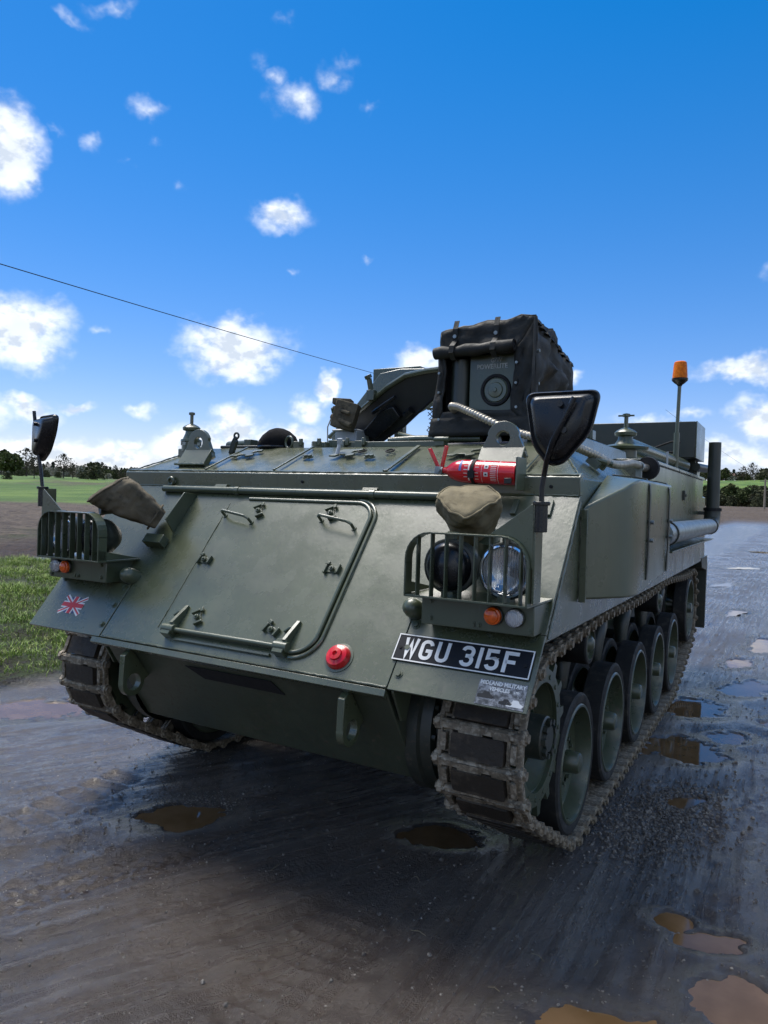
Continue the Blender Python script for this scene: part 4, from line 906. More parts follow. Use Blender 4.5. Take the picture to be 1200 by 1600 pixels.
def sprocket_mesh():
    m = MB()
    for x0, x1 in ((-.040, -.012), (-.265, -.24)):
        nt = 15; out = []
        for k in range(nt):
            for f_, r_ in ((-.34, .256), (-.22, .256), (-.12, .300), (.12, .300), (.22, .256), (.34, .256)):
                a = 2*PI*(k+f_)/nt; out.append((r_*math.cos(a), r_*math.sin(a)))
        n_ = len(out); inn = [(.205*x/math.hypot(x, y), .205*y/math.hypot(x, y)) for x, y in out]; b0 = len(m.v)
        for xx in (x0, x1): m.v += [(xx, a, b_) for a, b_ in out] + [(xx, a, b_) for a, b_ in inn]
        for i in range(n_):
            j = (i+1) % n_; O0, I0, O1, I1 = b0, b0+n_, b0+2*n_, b0+3*n_
            m.face((O0+i, O0+j, I0+j, I0+i)); m.face((O1+i, O1+j, I1+j, I1+i)); m.face((O0+i, O0+j, O1+j, O1+i)); m.face((I0+i, I0+j, I1+j, I1+i))
    m.lathe((0, 0, 0), EX, [(-.20, .215), (-.03, .215), (-.03, .203), (-.045, .200), (-.12, .165), (-.13, .12), (-.125, .09)], 40)
    for k in range(5):
        a = 2*PI*k/5+.5; q = Matrix.Rotation(a, 3, 'X'); m.hexa([q @ V(-.125, -.006, .08), q @ V(-.125, .006, .08), q @ V(-.055, .006, .08), q @ V(-.055, -.006, .08), q @ V(-.125, -.006, .185), q @ V(-.125, .006, .185), q @ V(-.10, .006, .185), q @ V(-.10, -.006, .185)])
    for k in range(15):
        a = 2*PI*(k+.5)/15; c_ = V(-.020, .228*math.cos(a), .228*math.sin(a)); m.cyl(c_, c_+EX*.012, .010, 6)
    return m.mesh('drive_sprocket', GREEN2)
def hub_mesh():
    m = MB().lathe((0, 0, 0), EX, [(-.13, .10), (-.11, .086), (.005, .082), (.010, .076), (.010, .05), (.022, .048), (.022, 0)], 32)
    for k in range(9):
        a = 2*PI*k/9; q = Matrix.Rotation(a, 3, 'X'); m.box(q @ V(.018, 0, .064), (.018, .022, .020), q)
    return m.mesh('hub', DARKG)
SPK, SPH = sprocket_mesh(), hub_mesh()
# track links
def link_meshes():
    m = MB()                     # x across, y along the track, z outwards
    m.tube([(-.160, -.056, .004), (.160, -.056, .004)], .0195, 10)
    for sx in (-1, 1):
        m.tube([(sx*.150, -.056, .004), (sx*.168, -.056, .004)], .026, 9); m.tube([(sx*.166, -.056, .004), (sx*.178, -.056, .004)], .017, 6)
        m.box((sx*.150, .0, .0), (.018, .112, .024)); m.box((sx*.108, 0, -.002), (.012, .10, .022))
        m.box((sx*.131, .004, .010), (.020, .062, .030)); m.tube([(sx*.140, .056, .003), (sx*.166, .056, .003)], .015, 8)
        m.box((sx*.152, -.054, .016), (.03, .030, .018))
    m.box((0, .0, -.008), (.30, .088, .012))
    m.box((0, -.054, .016), (.300, .020, .016)); m.box((.03, -.050, .020), (.09, .028, .010)); m.box((-.085, -.050, .020), (.06, .026, .011))
    for sx in (-1, 1): m.hexa([(sx*.010-.008, -.04, -.012), (sx*.010+.008, -.04, -.012), (sx*.010+.008, .04, -.012), (sx*.010-.008, .04, -.012), (sx*.010-.005, -.016, -.085), (sx*.010+.005, -.016, -.085), (sx*.010+.005, .014, -.085), (sx*.010-.005, .014, -.085)])
    lk = m.mesh('track_link', MUDM)
    p_ = MB().prism([(x, y, -.004) for x, y in round_rect(-.099, .099, -.036, .050, .008, 2)], (0, 0, .036)).mesh('track_pad', PAD)
    return lk, p_
LINK, PADM = link_meshes()
circ = [(SPY, SPZ, SPR+.024), (1.2, .845, .125), (3.22, .850, .125), (4.77, .605, .330)] + [(.9+.72*i, .37, .330) for i in range(5)]
P = np.array([(cy+r_*math.cos(a), cz+r_*math.sin(a)) for cy, cz, r_ in circ for a in np.linspace(0, 2*PI, 140, endpoint=False)])
P = P[np.lexsort((P[:, 1], P[:, 0]))]
def half(pts):
    h = []
    for q in pts:
        while len(h) > 1 and (h[-1][0]-h[-2][0])*(q[1]-h[-2][1])-(h[-1][1]-h[-2][1])*(q[0]-h[-2][0]) <= 0: h.pop()
        h.append(q)
    return h
loop = np.array(half(P)[:-1] + half(P[::-1])[:-1])                      # counter-clockwise in (y, z)
loop = np.vstack([loop, loop[:1]]); seg = np.hypot(*(np.diff(loop, axis=0)).T); cum = np.r_[0, np.cumsum(seg)]; TOT = cum[-1]
# a little sag in the upper run
NL = int(round(TOT/.126))
def at_len(s):
    s = s % TOT; q = np.array([np.interp(s, cum, loop[:, 0]), np.interp(s, cum, loop[:, 1])])
    if q[1] > .85 and 1.3 < q[0] < 4.6: q[1] -= .022*math.sin((q[0]-1.2)/2.02*PI)**2
    return q
for sx in (-1, 1):
    side = 'right' if sx > 0 else 'left'
    trk = MB().tube([(sx*.88, SPY, SPZ), (sx*.70, SPY, SPZ)], .055, 14).build('track', DARKG, VEH)
    ph = .035 if sx > 0 else .08
    for k in range(NL):
        a, b_ = at_len(k*TOT/NL+ph), at_len((k+1)*TOT/NL+ph); c_ = (a+b_)/2; d = b_-a; d = d/np.hypot(*d); o_ = np.array([d[1], -d[0]])
        M = Matrix(((1, 0, 0, sx*1.050), (0, d[0], o_[0], c_[0]), (0, d[1], o_[1], c_[1]), (0, 0, 0, 1)))
        if np.linalg.det(np.array(M.to_3x3())) < 0: M = M @ Matrix.Diagonal((-1, 1, 1, 1))
        place('track_link', LINK, trk, M); place('track_pad', PADM, trk, M)
    for i in range(5): put_wheel('road_wheel', sx, .9+.72*i, .37)
    put_wheel('idler_wheel', sx, 4.77, .605)
    for y in (1.2, 3.22):
        M = Matrix.Translation((sx*1.16, y, .845)) @ (Matrix.Identity(4) if sx > 0 else Matrix.Rotation(PI, 4, 'Z')); w = place('return_roller', ROLL, VEH, M)
        o = bpy.data.objects.new('tyre', ROLLT); COL.objects.link(o); o.parent = w
    M = Matrix.Translation((sx*1.19, SPY, SPZ)) @ (Matrix.Identity(4) if sx > 0 else Matrix.Rotation(PI, 4, 'Z')) @ Matrix.Rotation(.12, 4, 'X'); w = place('drive_sprocket', SPK, VEH, M)
    o = bpy.data.objects.new('hub', SPH); COL.objects.link(o); o.parent = w
    m = MB().lathe((sx*.735, SPY, SPZ), (sx, 0, 0), [(0, .275), (.05, .275), (.06, .262), (.10, .255), (.11, .225), (.16, .20), (.165, .14), (.19, .12)], 40)
    for k in range(14):
        a = 2*PI*k/14; c_ = V(sx*.83, SPY+.24*math.cos(a), SPZ+.24*math.sin(a)); m.cyl(c_, c_+V(sx*.022, 0, 0), .011, 6)
    m.build('final_drive', DARKG, VEH)
    for i in range(5):             # suspension arms with their rubber bump stops
        y = .9+.72*i; MB().tube([(sx*.74, y+.30, .52), (sx*.90, y+.30, .52)], .05, 12).tube([(sx*.90, y+.30, .52), (sx*.93, y, .37)], .04, 10).build('suspension_arm', DARKG, VEH)
        MB().tube([(sx*1.0, y+.36, .60), (sx*1.0, y+.36, .72), (sx*1.0, y+.42, .80), (sx*1.0, y+.52, .82)], [.035, .05, .055, .03], 12).build('damper', DARKG, VEH)
    MB().prism([(sx*1.268, 4.80, 1.06), (sx*1.268, 5.28, 1.06), (sx*1.268, 5.33, .98), (sx*1.268, 5.30, .36), (sx*1.268, 5.26, .36), (sx*1.268, 5.25, .92), (sx*1.268, 4.85, .97)], (-sx*.35, 0, 0)).build('mud_flap', DARKG, VEH, .004)

# ---- right-hand side: fuel tank cover, bins, exhaust
plan = [(1.2635, .545), (1.335, .640), (1.385, .715), (1.408, .770), (1.421, .83), (1.425, .90), (1.425, 1.70), (1.418, 1.745), (1.395, 1.77), (1.2635, 1.775)]
top_z = [1.495, 1.545, 1.580, 1.604, 1.618, 1.622, 1.622, 1.622, 1.622, 1.63]; bot_z = [1.135]*6+[1.19]*4
m = MB(); n_ = len(plan)
bidx = list(range(n_)); m.v += [(x, y, z) for (x, y), z in zip(plan, bot_z)]; m.v += [(x, y, z) for (x, y), z in zip(plan, top_z)]
for i in range(n_-1): m.face((i, i+1, n_+i+1, n_+i))
m.v.append((1.2635, .93, 1.64)); m.v.append((1.2635, 1.1, 1.16)); cidx = 2*n_
for i in range(n_-1): m.face((n_+i, n_+i+1, cidx)); m.face((i, i+1, cidx+1))
m.face((n_-1, 2*n_-1, cidx)); m.face((0, n_, cidx))
tank = m.build('fuel_tank_cover', GREENL, VEH, .010, angle=28, seg=3)
MB().prism([(1.266, .520, 1.13), (1.292, .520, 1.13), (1.292, .520, 1.49), (1.266, .520, 1.49)], (0, .014, 0)).build('tank_flange', GREENL, tank, .002)
for z in (1.165, 1.26, 1.36, 1.455): bolt(tank, V(1.276, .562, z), V(.79, -.61, 0), .008, .012)
for y in (1.04, 1.60):
    pts = [(1.427, y, 1.19), (1.431, y, 1.30), (1.431, y, 1.56), (1.428, y, 1.60), (1.412, y, 1.628), (1.37, y, 1.638), (1.27, y, 1.645)]
    mm = MB(); 
    for a, b_ in zip(pts, pts[1:]):
        a, b_ = Vector(a), Vector(b_); d = b_-a; mm.box((a+b_)/2, (.006, .030, d.length+.004), Matrix.Rotation(math.atan2(d.x, d.z), 3, 'Y'))
    mm.build('tank_strap', DARKG, tank, .001); [MB().tube([(1.42, y+.03, z), (1.446, y+.03, z)], .009, 8).build('strap_bolt', STEEL, tank) for z in (1.36, 1.44)]
binb = MB().box((1.165, 3.33, 1.545), (.206, 2.70, .43)).build('side_bin', GREENL, VEH, .008)
for y0, y1 in ((1.98, 3.05), (3.07, 4.66)): MB().box((1.170, (y0+y1)/2, 1.768), (.222, y1-y0, .022)).build('bin_lid', GREEN, binb, .004)
for y in (2.35, 3.4): MB().box((1.275, y, 1.60), (.016, .05, .07)).tube([(1.285, y, 1.60), (1.292, y, 1.60)], .012, 8).build('bin_catch', DARKG, binb, .002)
MB().box((1.335, 3.1, 1.262), (.145, 2.3, .010)).build('exhaust_shelf', GREENL, VEH, .002)
ex = MB().tube([(1.375, 1.74, 1.365), (1.375, 4.24, 1.365)] , .062, 20).build('exhaust_pipe', STEEL, VEH)
MB().tube([(1.375, 4.22, 1.365), (1.375, 4.32, 1.372), (1.376, 4.38, 1.40), (1.378, 4.40, 1.46), (1.378, 4.40, 1.52)], .064, 18).build('exhaust_elbow', DARKG, ex)
MB().lathe((1.378, 4.40, 1.50), (0, 0, 1), [(0, .052), (.57, .049), (.57, .045), (.40, .043)], 22).build('exhaust_stack', DARKG, ex)
for y in (1.90, 4.20): MB().lathe((1.375, y, 1.365), (0, 1, 0), [(0, .063), (0, .070), (.03, .070), (.03, .063)], 20).build('pipe_clamp', DARKG, ex)
MB().lathe((1.378, 4.40, 1.49), (0, 0, 1), [(0, .062), (0, .072), (.025, .072), (.025, .06)], 20).build('pipe_clamp', BLACKR, ex)
MB().box((1.30, 4.40, 1.47), (.14, .03, .03)).build('stack_bracket', DARKG, ex)
# raised deck box in front of the generator side
m = MB().hexa([(.30, .93, 1.766), (1.068, .93, 1.766), (1.068, 2.36, 1.766), (.30, 2.36, 1.766), (.34, 1.34, 1.846), (1.060, 1.34, 1.846), (1.060, 2.34, 1.846), (.34, 2.34, 1.846)]); deck = m.build('engine_deck', GREEN, VEH, .005)
for y in (1.0, 1.12): MB().box((1.19, y, 1.70), (.06, .03, .035), Matrix.Rotation(.65, 3, 'Y')).cyl((1.17, y, 1.72), (1.24, y+.03, 1.70), .012, 8).build('deck_latch', GREEN2, deck)
# vents with caps
def vent(x, y, z, s, flange, nm='ventilator'):
    m = MB().lathe((x, y, z), (0, 0, 1), [(0, .055*s), (.055*s, .055*s)] + ([(.055*s, .062*s), (.06*s, .105*s), (.07*s, .108*s), (.078*s, .085*s), (.085*s, .05*s)] if flange else [(.058*s, .062*s), (.07*s, .06*s), (.072*s, .05*s)]) +
      [(.105*s, .036*s), (.12*s, .034*s), (.125*s, .050*s), (.14*s, .052*s), (.15*s, .042*s), (.16*s, .022*s), (.165*s, .010*s), (.215*s, .010*s), (.217*s, .018*s), (.23*s, .018*s), (.235*s, 0)], 26)
    o = m.build(nm, GREEN2, VEH)
    if flange: MB().box((x, y, z+.222*s), (.075*s, .012, .010)).build('tee_handle', GREEN2, o)
    else:
        mm = MB()
        for k in range(8): a = 2*PI*k/8; mm.box((x+.056*s*math.cos(a), y+.056*s*math.sin(a), z+.045*s), (.006, .022*s, .018*s), Matrix.Rotation(a, 3, 'Z'))
        mm.build('vent_window', CREAM, o)
vent(-1.075, .80, 1.745, .98, False); MB().box((-1.07, .84, 1.715), (.14, .16, .09)).build('vent_base', GREEN, VEH, .006)
vent(1.0, 2.62, 1.80, 1.36, True); MB().box((1.0, 2.62, 1.79), (.24, .24, .06)).build('vent_base', GREEN, VEH, .006)
m = MB().tube([(.98, 2.75, 1.92), (1.16, 4.2, 1.86)], .055, 16); m.build('roof_tube', GREENL, VEH)
MB().box((1.17, 3.25, 1.83), (.010, .030, .16)).build('roof_post', PALE, VEH)
MB().torus((1.16, 4.45, 1.86), (.2, -1, 0), .055, .024, 24, 10).build('roof_ring', BLACKR, VEH)
MB().tube([(1.24, 4.35, 1.86), (1.28, 4.75, 1.865)], .035, 14).build('roof_tube', DARKG, VEH); MB().box((1.2, 4.55, 1.80), (.08, .2, .08)).build('roof_fitting', GREEN2, VEH, .004)
MB().tube([(.93, 1.40, 1.875), (1.0, 1.44, 1.88), (1.03, 1.56, 1.855)], .022, 10).box((.92, 1.38, 1.885), (.07, .08, .08)).box((1.03, 1.55, 1.875), (.05, .07, .05)).build('deck_lock', GREEN2, deck, .003)
# dark stowage locker at the rear of the roof
lk = MB().box((.82, 4.45, 2.075), (.86, .62, .30)).build('roof_locker', DARKG, VEH, .006)
MB().box((1.256, 4.45, 2.075), (.010, .60, .305)).build('locker_end', GREENL, lk, .002)
for x in (.50, 1.20): MB().box((x, 4.45, 1.85), (.05, .05, .17)).build('locker_leg', DARKG, lk)
MB().tube([(.70, 3.95, 1.92), (.9, 3.95, 1.97), (1.1, 3.92, 2.04), (1.17, 3.9, 2.03)], .008, 8).tube([(.80, 3.95, 1.90), (1.0, 3.95, 1.95), (1.15, 3.93, 1.96)], .007, 8).build('wire_bracket', BLACKR, VEH)
# amber beacon on its pole
bc = MB().tube([(1.15, 3.80, 1.76), (1.153, 3.80, 2.10)], .022, 12).tube([(1.153, 3.80, 2.09), (1.16, 3.80, 2.475)], .014, 12).build('beacon_pole', GREEN2, VEH)
bb = MB().lathe((1.16, 3.80, 2.465), (0, 0, 1), [(0, .016), (.01, .02), (.025, .040), (.045, .060), (.060, .062), (.060, 0)], 24).build('beacon_base', BLACKP, bc)
MB().lathe((1.16, 3.80, 2.527), (0, 0, 1), [(0, .056), (.02, .056), (.10, .050), (.125, .046), (.132, .036), (.134, 0)], 28).build('beacon_lens', AMBERG, bc)
MB().lathe((1.16, 3.80, 2.528), (0, 0, 1), [(0, .022), (.05, .022), (.055, .034), (.085, .034), (.09, 0)], 16).build('beacon_rotor', AMBER, bc)
MB().tube([(1.20, 4.72, 1.76), (1.205, 4.72, 2.20)], .013, 10).build('aerial_post', GREEN2, VEH)

# ---- roof: driver's hatch standing open, periscope, rails, mesh screen
ht = [(-.30, 1.84), (-.27, 1.815), (.03, 1.795), (.20, 1.90), (.36, 2.03), (.425, 2.08), (.425, 2.185), (.36, 2.183), (.25, 2.170), (.14, 2.115), (-.04, 1.995), (-.20, 1.90)]
hn_ = V(-.12, -.90, -.42).normalized(); org = V(0, 1.05, 1.83)
def HP_(x, z, h=0.0):
    z = 1.83+(z-1.83)*.84; x = x*1.14 if x > 0 else x; y = org.y - (hn_.x*x + hn_.z*(z-org.z))/hn_.y; return V(1.13*x-.2575, 1.13*y+.2954, 1.13*z-.196) + hn_*h
lid = MB().prism([HP_(x, z) for x, z in ht], -hn_*.035).build('driver_hatch', HDARK, VEH, .006)
rim_pts = [ht[i] for i in (0, 11, 10, 9, 8, 7, 6)]
MB().tube([HP_(x, z+.006, .0) for x, z in rim_pts], .016, 10).build('hatch_rim', GREEN, lid)
MB().tube([HP_(x, z, .008) for x, z in [ht[i] for i in (2, 3, 4, 5)]], .008, 8).build('hatch_seal', BLACKR, lid)
pq = [(-.05, 1.87), (.04, 1.835), (.20, 1.955), (.17, 2.02), (.10, 2.00)]
MB().prism([HP_(x, z, .004) for x, z in pq], hn_*.035).build('hatch_pad', BLACKP, lid, .006)
MB().tube([HP_(.05, 1.99, .03), HP_(.12, 2.03, .05), HP_(.19, 2.07, .03)], .012, 8).tube([HP_(.22, 1.96, .02), HP_(.26, 1.99, .02)], .022, 10).build('hatch_handle', BLACKP, lid)
MB().prism([(-.58, 1.62, 1.96), (-.56, 1.62, 2.00), (-.30, 1.62, 2.29), (-.156, 1.62, 2.31), (.28, 1.62, 2.29), (.28, 1.62, 2.20), (-.07, 1.62, 2.04)], (0, .10, .0)).build('hatch_casing', GREEN, lid, .006)
MB().box((-.24, 1.80, 2.28), (.34, .16, .12)).box((-.24, 1.80, 2.0), (.06, .06, .48)).build('roof_box', GREEN2, VEH, .005)
MB().tube([HP_(.045, 2.10, .0), HP_(.035, 2.175, -.02)], .016, 10).tube([HP_(.035, 2.175, -.02), HP_(.03, 2.195, -.02)], .022, 10).box(HP_(.05, 2.085, .01), (.05, .04, .06)).build('hatch_catch', GREEN2, lid, .002)
MB().tube([HP_(-.25, 1.985, -.03), HP_(-.25, 2.02, -.03)], .018, 10).box(HP_(-.23, 1.965, -.02), (.045, .04, .05)).build('hatch_catch', GREEN2, lid, .002)
MB().prism([(-.50, 1.40, 1.765), (-.36, 1.40, 1.765), (-.38, 1.40, 1.86), (-.46, 1.40, 1.915), (-.50, 1.40, 1.88)], (0, .12, 0)).build('hatch_hinge', GREEN, lid, .004)
MB().box((-.31, 1.25, 1.80), (.12, .16, .07)).box((-.335, 1.08, 1.79), (.05, .05, .05)).build('hinge_block', GREEN2, lid, .005)
per = MB().box((-.325, 1.28, 1.985), (.13, .12, .16), Euler((0, .25, .4))).box((-.345, 1.28, 2.065), (.11, .11, .035), Euler((0, .05, .4))).tube([(-.39, 1.23, 1.98), (-.25, 1.22, 1.92)], .018, 8).tube([(-.38, 1.23, 2.03), (-.26, 1.22, 1.99)], .012, 8).build('periscope_head', CANVASD, VEH, .012)
MB().tube([(-.40, 1.26, 2.0), (-.43, 1.25, 1.92), (-.42, 1.24, 1.80), (-.38, 1.24, 1.775)], .004, 6).build('periscope_lead', CREAM, per)
MB().box((-.36, 1.42, 1.83), (.15, .16, .15)).box((-.37, 1.42, 1.91), (.17, .18, .012)).build('roof_lamp', PALE, VEH, .006)
m = MB()                                  # expanded-metal screen, clipped to its frame
for k in range(-10, 40):
    for sg in (1, -1):
        xs = -.1+k*.034; pts_ = []
        for j in range(13):
            z = 1.825+.27*j/12; x = xs+sg*(z-1.96)*1.15
            if -.1 <= x <= .93: pts_.append((x, 1.90+.004*sg, z))
        if len(pts_) > 1: m.tube([pts_[0], pts_[-1]], .0028, 4)
scr = m.build('mesh_screen', NETM, VEH)
for z in (1.825, 2.095): MB().tube([(-.1, 1.90, z), (.93, 1.90, z)], .008, 8).build('screen_rail', GREEN2, scr)
MB().tube([(.02, 1.20, 1.83), (.22, 1.17, 1.835), (.58, 1.16, 1.83)], .018, 12).tube([(.05, 1.26, 1.87), (.16, 1.2, 1.845), (.22, 1.17, 1.835)], .014, 10).tube([(.14, 1.18, 1.77), (.17, 1.17, 1.835)], .014, 10).build('roof_rail', GREENL, VEH)
MB().box((.40, 1.14, 1.79), (.78, .10, .026), Euler((0, -.015, 0))).build('blue_sheet', DBLUE, VEH, .008)
MB().box((.18, .935, 1.785), (.55, .03, .03)).box((.47, .92, 1.795), (.05, .05, .045)).tube([(.44, .90, 1.805), (.52, .90, 1.805)], .012, 8).build('roof_stop', GREEN2, VEH, .003)
MB().prism([(.62, 1.16, 1.77), (.70, 1.16, 1.77), (.68, 1.16, 1.86)], (0, .012, 0)).build('generator_foot', PALE, VEH); MB().box((.79, 1.16, 1.80), (.05, .05, .10)).build('generator_foot', PALE, VEH)
MB().tube([(-.97, 1.0, 1.795), (-.80, .98, 1.80)], .024, 14).box((-.78, .98, 1.80), (.05, .07, .05)).build('roof_roll', GREEN2, VEH, .004)
MB().box((-.72, 1.02, 1.778), (.46, .22, .018), Euler((0, 0, .05))).build('roof_hatch_cover', DARKG, VEH, .006)
MB().prism([(-.79, .80, 1.735), (-.76, .80, 1.735), (-.735, .80, 1.80), (-.75, .80, 1.83), (-.77, .80, 1.80)], (0, .02, 0)).torus((-.742, .81, 1.832), (0, 1, 0), .016, .006, 14, 6).build('roof_hook', DARKG, VEH)
m = MB()
for x in (-.40, -.28, -.10, .0): m.box((x, .93, 1.785), (.05, .05, .04), Euler((0, 0, x*3))); m.cyl((x+.03, .91, 1.78), (x+.03, .91, 1.82), .012, 8)
m.torus((-.45, .91, 1.80), (.3, 1, 0), .032, .008, 16, 6); m.build('roof_fittings', GREEN2, VEH, .003)
MB().tube([TP(-.015, .24, 0), TP(-.01, .28, .05)], .010, 8).tube([TP(-.01, .28, .045), TP(-.008, .285, .075)], .014, 8).build('lock_lever', PALE, VEH)

# ---- beret lying on the roof
t = thing('beret', (-.585, .985, 1.772), 'black beret with a small gold badge lying on the roof by the open hatch', 'beret')
m = MB().lathe((-.585, .985, 1.772), (0, 0, 1), [(0, .112), (.02, .116), (.045, .114), (.075, .096), (.098, .062), (.108, .028), (.110, 0)], 32)
for i, v_ in enumerate(m.v): m.v[i] = (v_[0]+.012*math.sin(v_[2]*40+3)*.4, v_[1], v_[2]+.008*math.sin(v_[0]*30))
m.build('felt_crown', FELT, t, angle=70); MB().torus((-.585, .985, 1.778), (0, 0, 1), .114, .007, 36, 6).build('leather_band', BLACKP, t)
MB().prism([(-.615+a*.9, .880-.002, 1.80+b_*.9) for a, b_ in ((-.014, -.012), (0, -.020), (.014, -.012), (.016, .008), (.006, .006), (0, .020), (-.006, .006), (-.016, .008))], (0, .012, 0)).build('badge', GOLD, t)

# ---- fire extinguisher
EZ, EY = 1.628, .448
t = thing('fire_extinguisher', (.88, EY, 1.575), 'red fire extinguisher strapped on its side above the khaki cover', 'fire extinguisher')
e0, e1 = V(.742, EY, EZ+.004), V(1.030, EY, EZ-.006); ax = (e1-e0).normalized()
m = MB().lathe(e0, ax, [(-.034, .013), (-.02, .014), (-.012, .020), (.010, .036), (.035, .044), (.060, .0475), (.285, .0475), (.290, .049), (.291, .044), (.283, .042), (.283, 0)], 36); cyl_ = m.build('cylinder', RED, t)
MB().lathe(e0, ax, [(-.060, .010), (-.045, .014), (-.034, .017)], 14).box(e0-ax*.055, (.03, .022, .030)).tube([e0-ax*.052+V(0, -.02, 0), e0-ax*.052+V(0, .02, 0)], .010, 10).build('valve', STEEL, t)
MB().hexa([e0+V(-.062, -.006, .006), e0+V(-.048, -.006, .006), e0+V(-.048, .006, .006), e0+V(-.062, .006, .006), e0+V(-.108, -.007, .090), e0+V(-.094, -.007, .094), e0+V(-.094, .007, .094), e0+V(-.108, .007, .090)]).build('carry_handle', RED, t, .002)
MB().hexa([e0+V(-.050, -.006, .008), e0+V(-.036, -.006, .008), e0+V(-.036, .006, .008), e0+V(-.050, .006, .008), e0+V(-.030, -.007, .104), e0+V(-.016, -.007, .102), e0+V(-.016, .007, .102), e0+V(-.030, .007, .104)]).build('squeeze_lever', RED, t, .002)
def band(d0, d1, a0, a1, r_, mtl, nm, k=10):          # a patch of print wrapped round the cylinder
    m = MB(); q = V(0, -1, 0); w = ax.cross(q).normalized(); q = w.cross(ax); ids = []
    for i in range(k+1):
        a = R(a0+(a1-a0)*i/k); d = q*math.cos(a)+w*math.sin(a)*(1 if w.z > 0 else -1)
        m.v += [tuple(e0+ax*d0+d*r_), tuple(e0+ax*d1+d*r_)]
    for i in range(k): m.face((2*i, 2*i+1, 2*i+3, 2*i+2))
    return m.build(nm, mtl, cyl_)
band(.054, .064, 0, 62, .0478, BLUEP, 'tape')
band(.094, .1, -50, 80, .0481, WHITE, 'print'); band(.152, .153, -60, 80, .0481, WHITE, 'print'); band(.220, .2215, -60, 80, .0481, WHITE, 'print')
for a in (-30, -12, 6, 24, 42): band(.076, .092, a, a+3, .0481, WHITE, 'print', 2)
for a in (-45, -36, -27, -18, -9, 0, 9, 18, 27, 36, 45, 54): band(.190, .214, a, a+2.6, .0481, WHITE, 'print', 2)
for a in (-40, -24, -8, 20, 34, 48): band(.124, .140, a, a+2.6, .0481, WHITE, 'print', 2)
for a in (-22, 16): band(.163, .180, a, a+20, .0482, WHITE, 'pictogram', 5); band(.167, .176, a+5, a+14, .0485, BLACKP, 'pictogram', 4)
m = MB().lathe(e0, ax, [(.104, .0482), (.104, .0505), (.118, .0505), (.118, .0482)], 36).box(e0+ax*.111+V(0, -.052, -.012), (.026, .012, .030)); m.build('strap', BLACKR, t)
MB().box(e0+ax*.297+V(0, .012, 0), (.008, .11, .130)).box(e0+ax*.16+V(0, .056, 0), (.27, .006, .05)).build('bracket', GREENL, t, .002)
MB().box(e1+V(-.022, -.050, -.030), (.030, .008, .022)).build('pin_clip', BLACKP, t, .002)

# ---- generator in its canvas cover
t = thing('generator', (.57, 1.45, 1.86), 'boxy generator in a worn black canvas cover on the vehicle roof', 'generator')
def crumple(p_):
    f_ = lambda a, b_, s: float(fbm(np.array([a*5.5]), np.array([b_*5.5]), 1, 3, s)[0])
    k_ = min(1, max(0, (p_.z-1.93)/.2)); return V(f_(p_.y, p_.z, 301)*.040, f_(p_.x, p_.z, 302)*.026, f_(p_.x, p_.y, 303)*.055)*k_
def sheet(m, a, b_, c_, d, nu, nv, amp, nrm, seed):        # crumpled cloth panel a-b-c-d
    a, b_, c_, d = map(Vector, (a, b_, c_, d)); nrm = Vector(nrm); base = len(m.v)
    U, W = np.meshgrid(np.linspace(0, 1, nu+1), np.linspace(0, 1, nv+1)); nz = fbm(U*5+seed, W*5, 1, 4, 200+seed)*amp*3.2*np.minimum(1, 4*np.minimum(np.minimum(U, 1-U), np.minimum(W, 1-W)))
    for j in range(nv+1):
        for i in range(nu+1):
            u, w = U[j, i], W[j, i]; p_ = a*(1-u)*(1-w)+b_*u*(1-w)+c_*u*w+d*(1-u)*w; 
            q_ = crumple(p_); m.v.append(tuple(p_+nrm*nz[j, i]+q_))
    for j in range(nv):
        for i in range(nu): k = base+j*(nu+1)+i; m.face((k, k+1, k+nu+2, k+nu+1))
yF, yB = 1.14, 1.86
x0, x1, z0, z1 = .315, .845, 1.875, 2.415
ox0, ox1, oz0, oz1 = .372, .742, 1.968, 2.245
def cover(name, quads, mtl, th=.010):
    m = MB()
    for q in quads: sheet(m, *q)
    o = m.build(name, mtl, t, angle=70); s_ = o.modifiers.new('thickness', 'SOLIDIFY'); s_.thickness = th; s_.offset = 0; return o
F = (0, -1, 0)
cover('cover_front', [((x0, yF, z0), (ox0, yF, oz0), (ox0, yF, oz1), (x0+.02, yF+.02, z1-.02), 6, 16, .006, F, 1), ((ox1, yF, oz0), (x1, yF, z0), (x1-.005, yF+.02, z1+.01), (ox1, yF, oz1), 8, 16, .009, F, 2),
      ((x0, yF, z0), (x1, yF, z0), (ox1, yF, oz0), (ox0, yF, oz0), 16, 6, .006, F, 3), ((ox0, yF, oz1), (ox1, yF, oz1), (x1-.005, yF+.02, z1+.01), (x0+.02, yF+.02, z1-.02), 16, 8, .010, F, 4)], TARP)
cover('cover_skirt', [((x0-.02, yF-.012, z0-.035), (x1+.02, yF-.012, z0-.035), (x1+.005, yF-.004, z0+.06), (x0-.008, yF-.004, z0+.06), 18, 4, .006, F, 5)], TARP)
cover('cover_side', [((x1+.002, yF, z0-.03), (x1+.02, yB, z0-.03), (x1-.010, yB-.02, 2.30), (x1-.004, yF+.018, z1+.010), 22, 20, .032, (1, 0, 0), 6)], TARPS)
cover('cover_side', [((x0-.008, yF, z0-.03), (x0-.02, yB, z0-.03), (x0+.03, yB-.02, 2.30), (x0+.02, yF+.02, z1-.02), 12, 12, .02, (-1, 0, 0), 7)], TARPS)
cover('cover_top', [((x0+.018, yF+.018, z1-.018), (x1-.003, yF+.02, z1+.012), (x1-.012, yB-.02, 2.305), (x0+.028, yB-.02, 2.305), 20, 18, .022, (0, 0, 1), 8)], TARP)
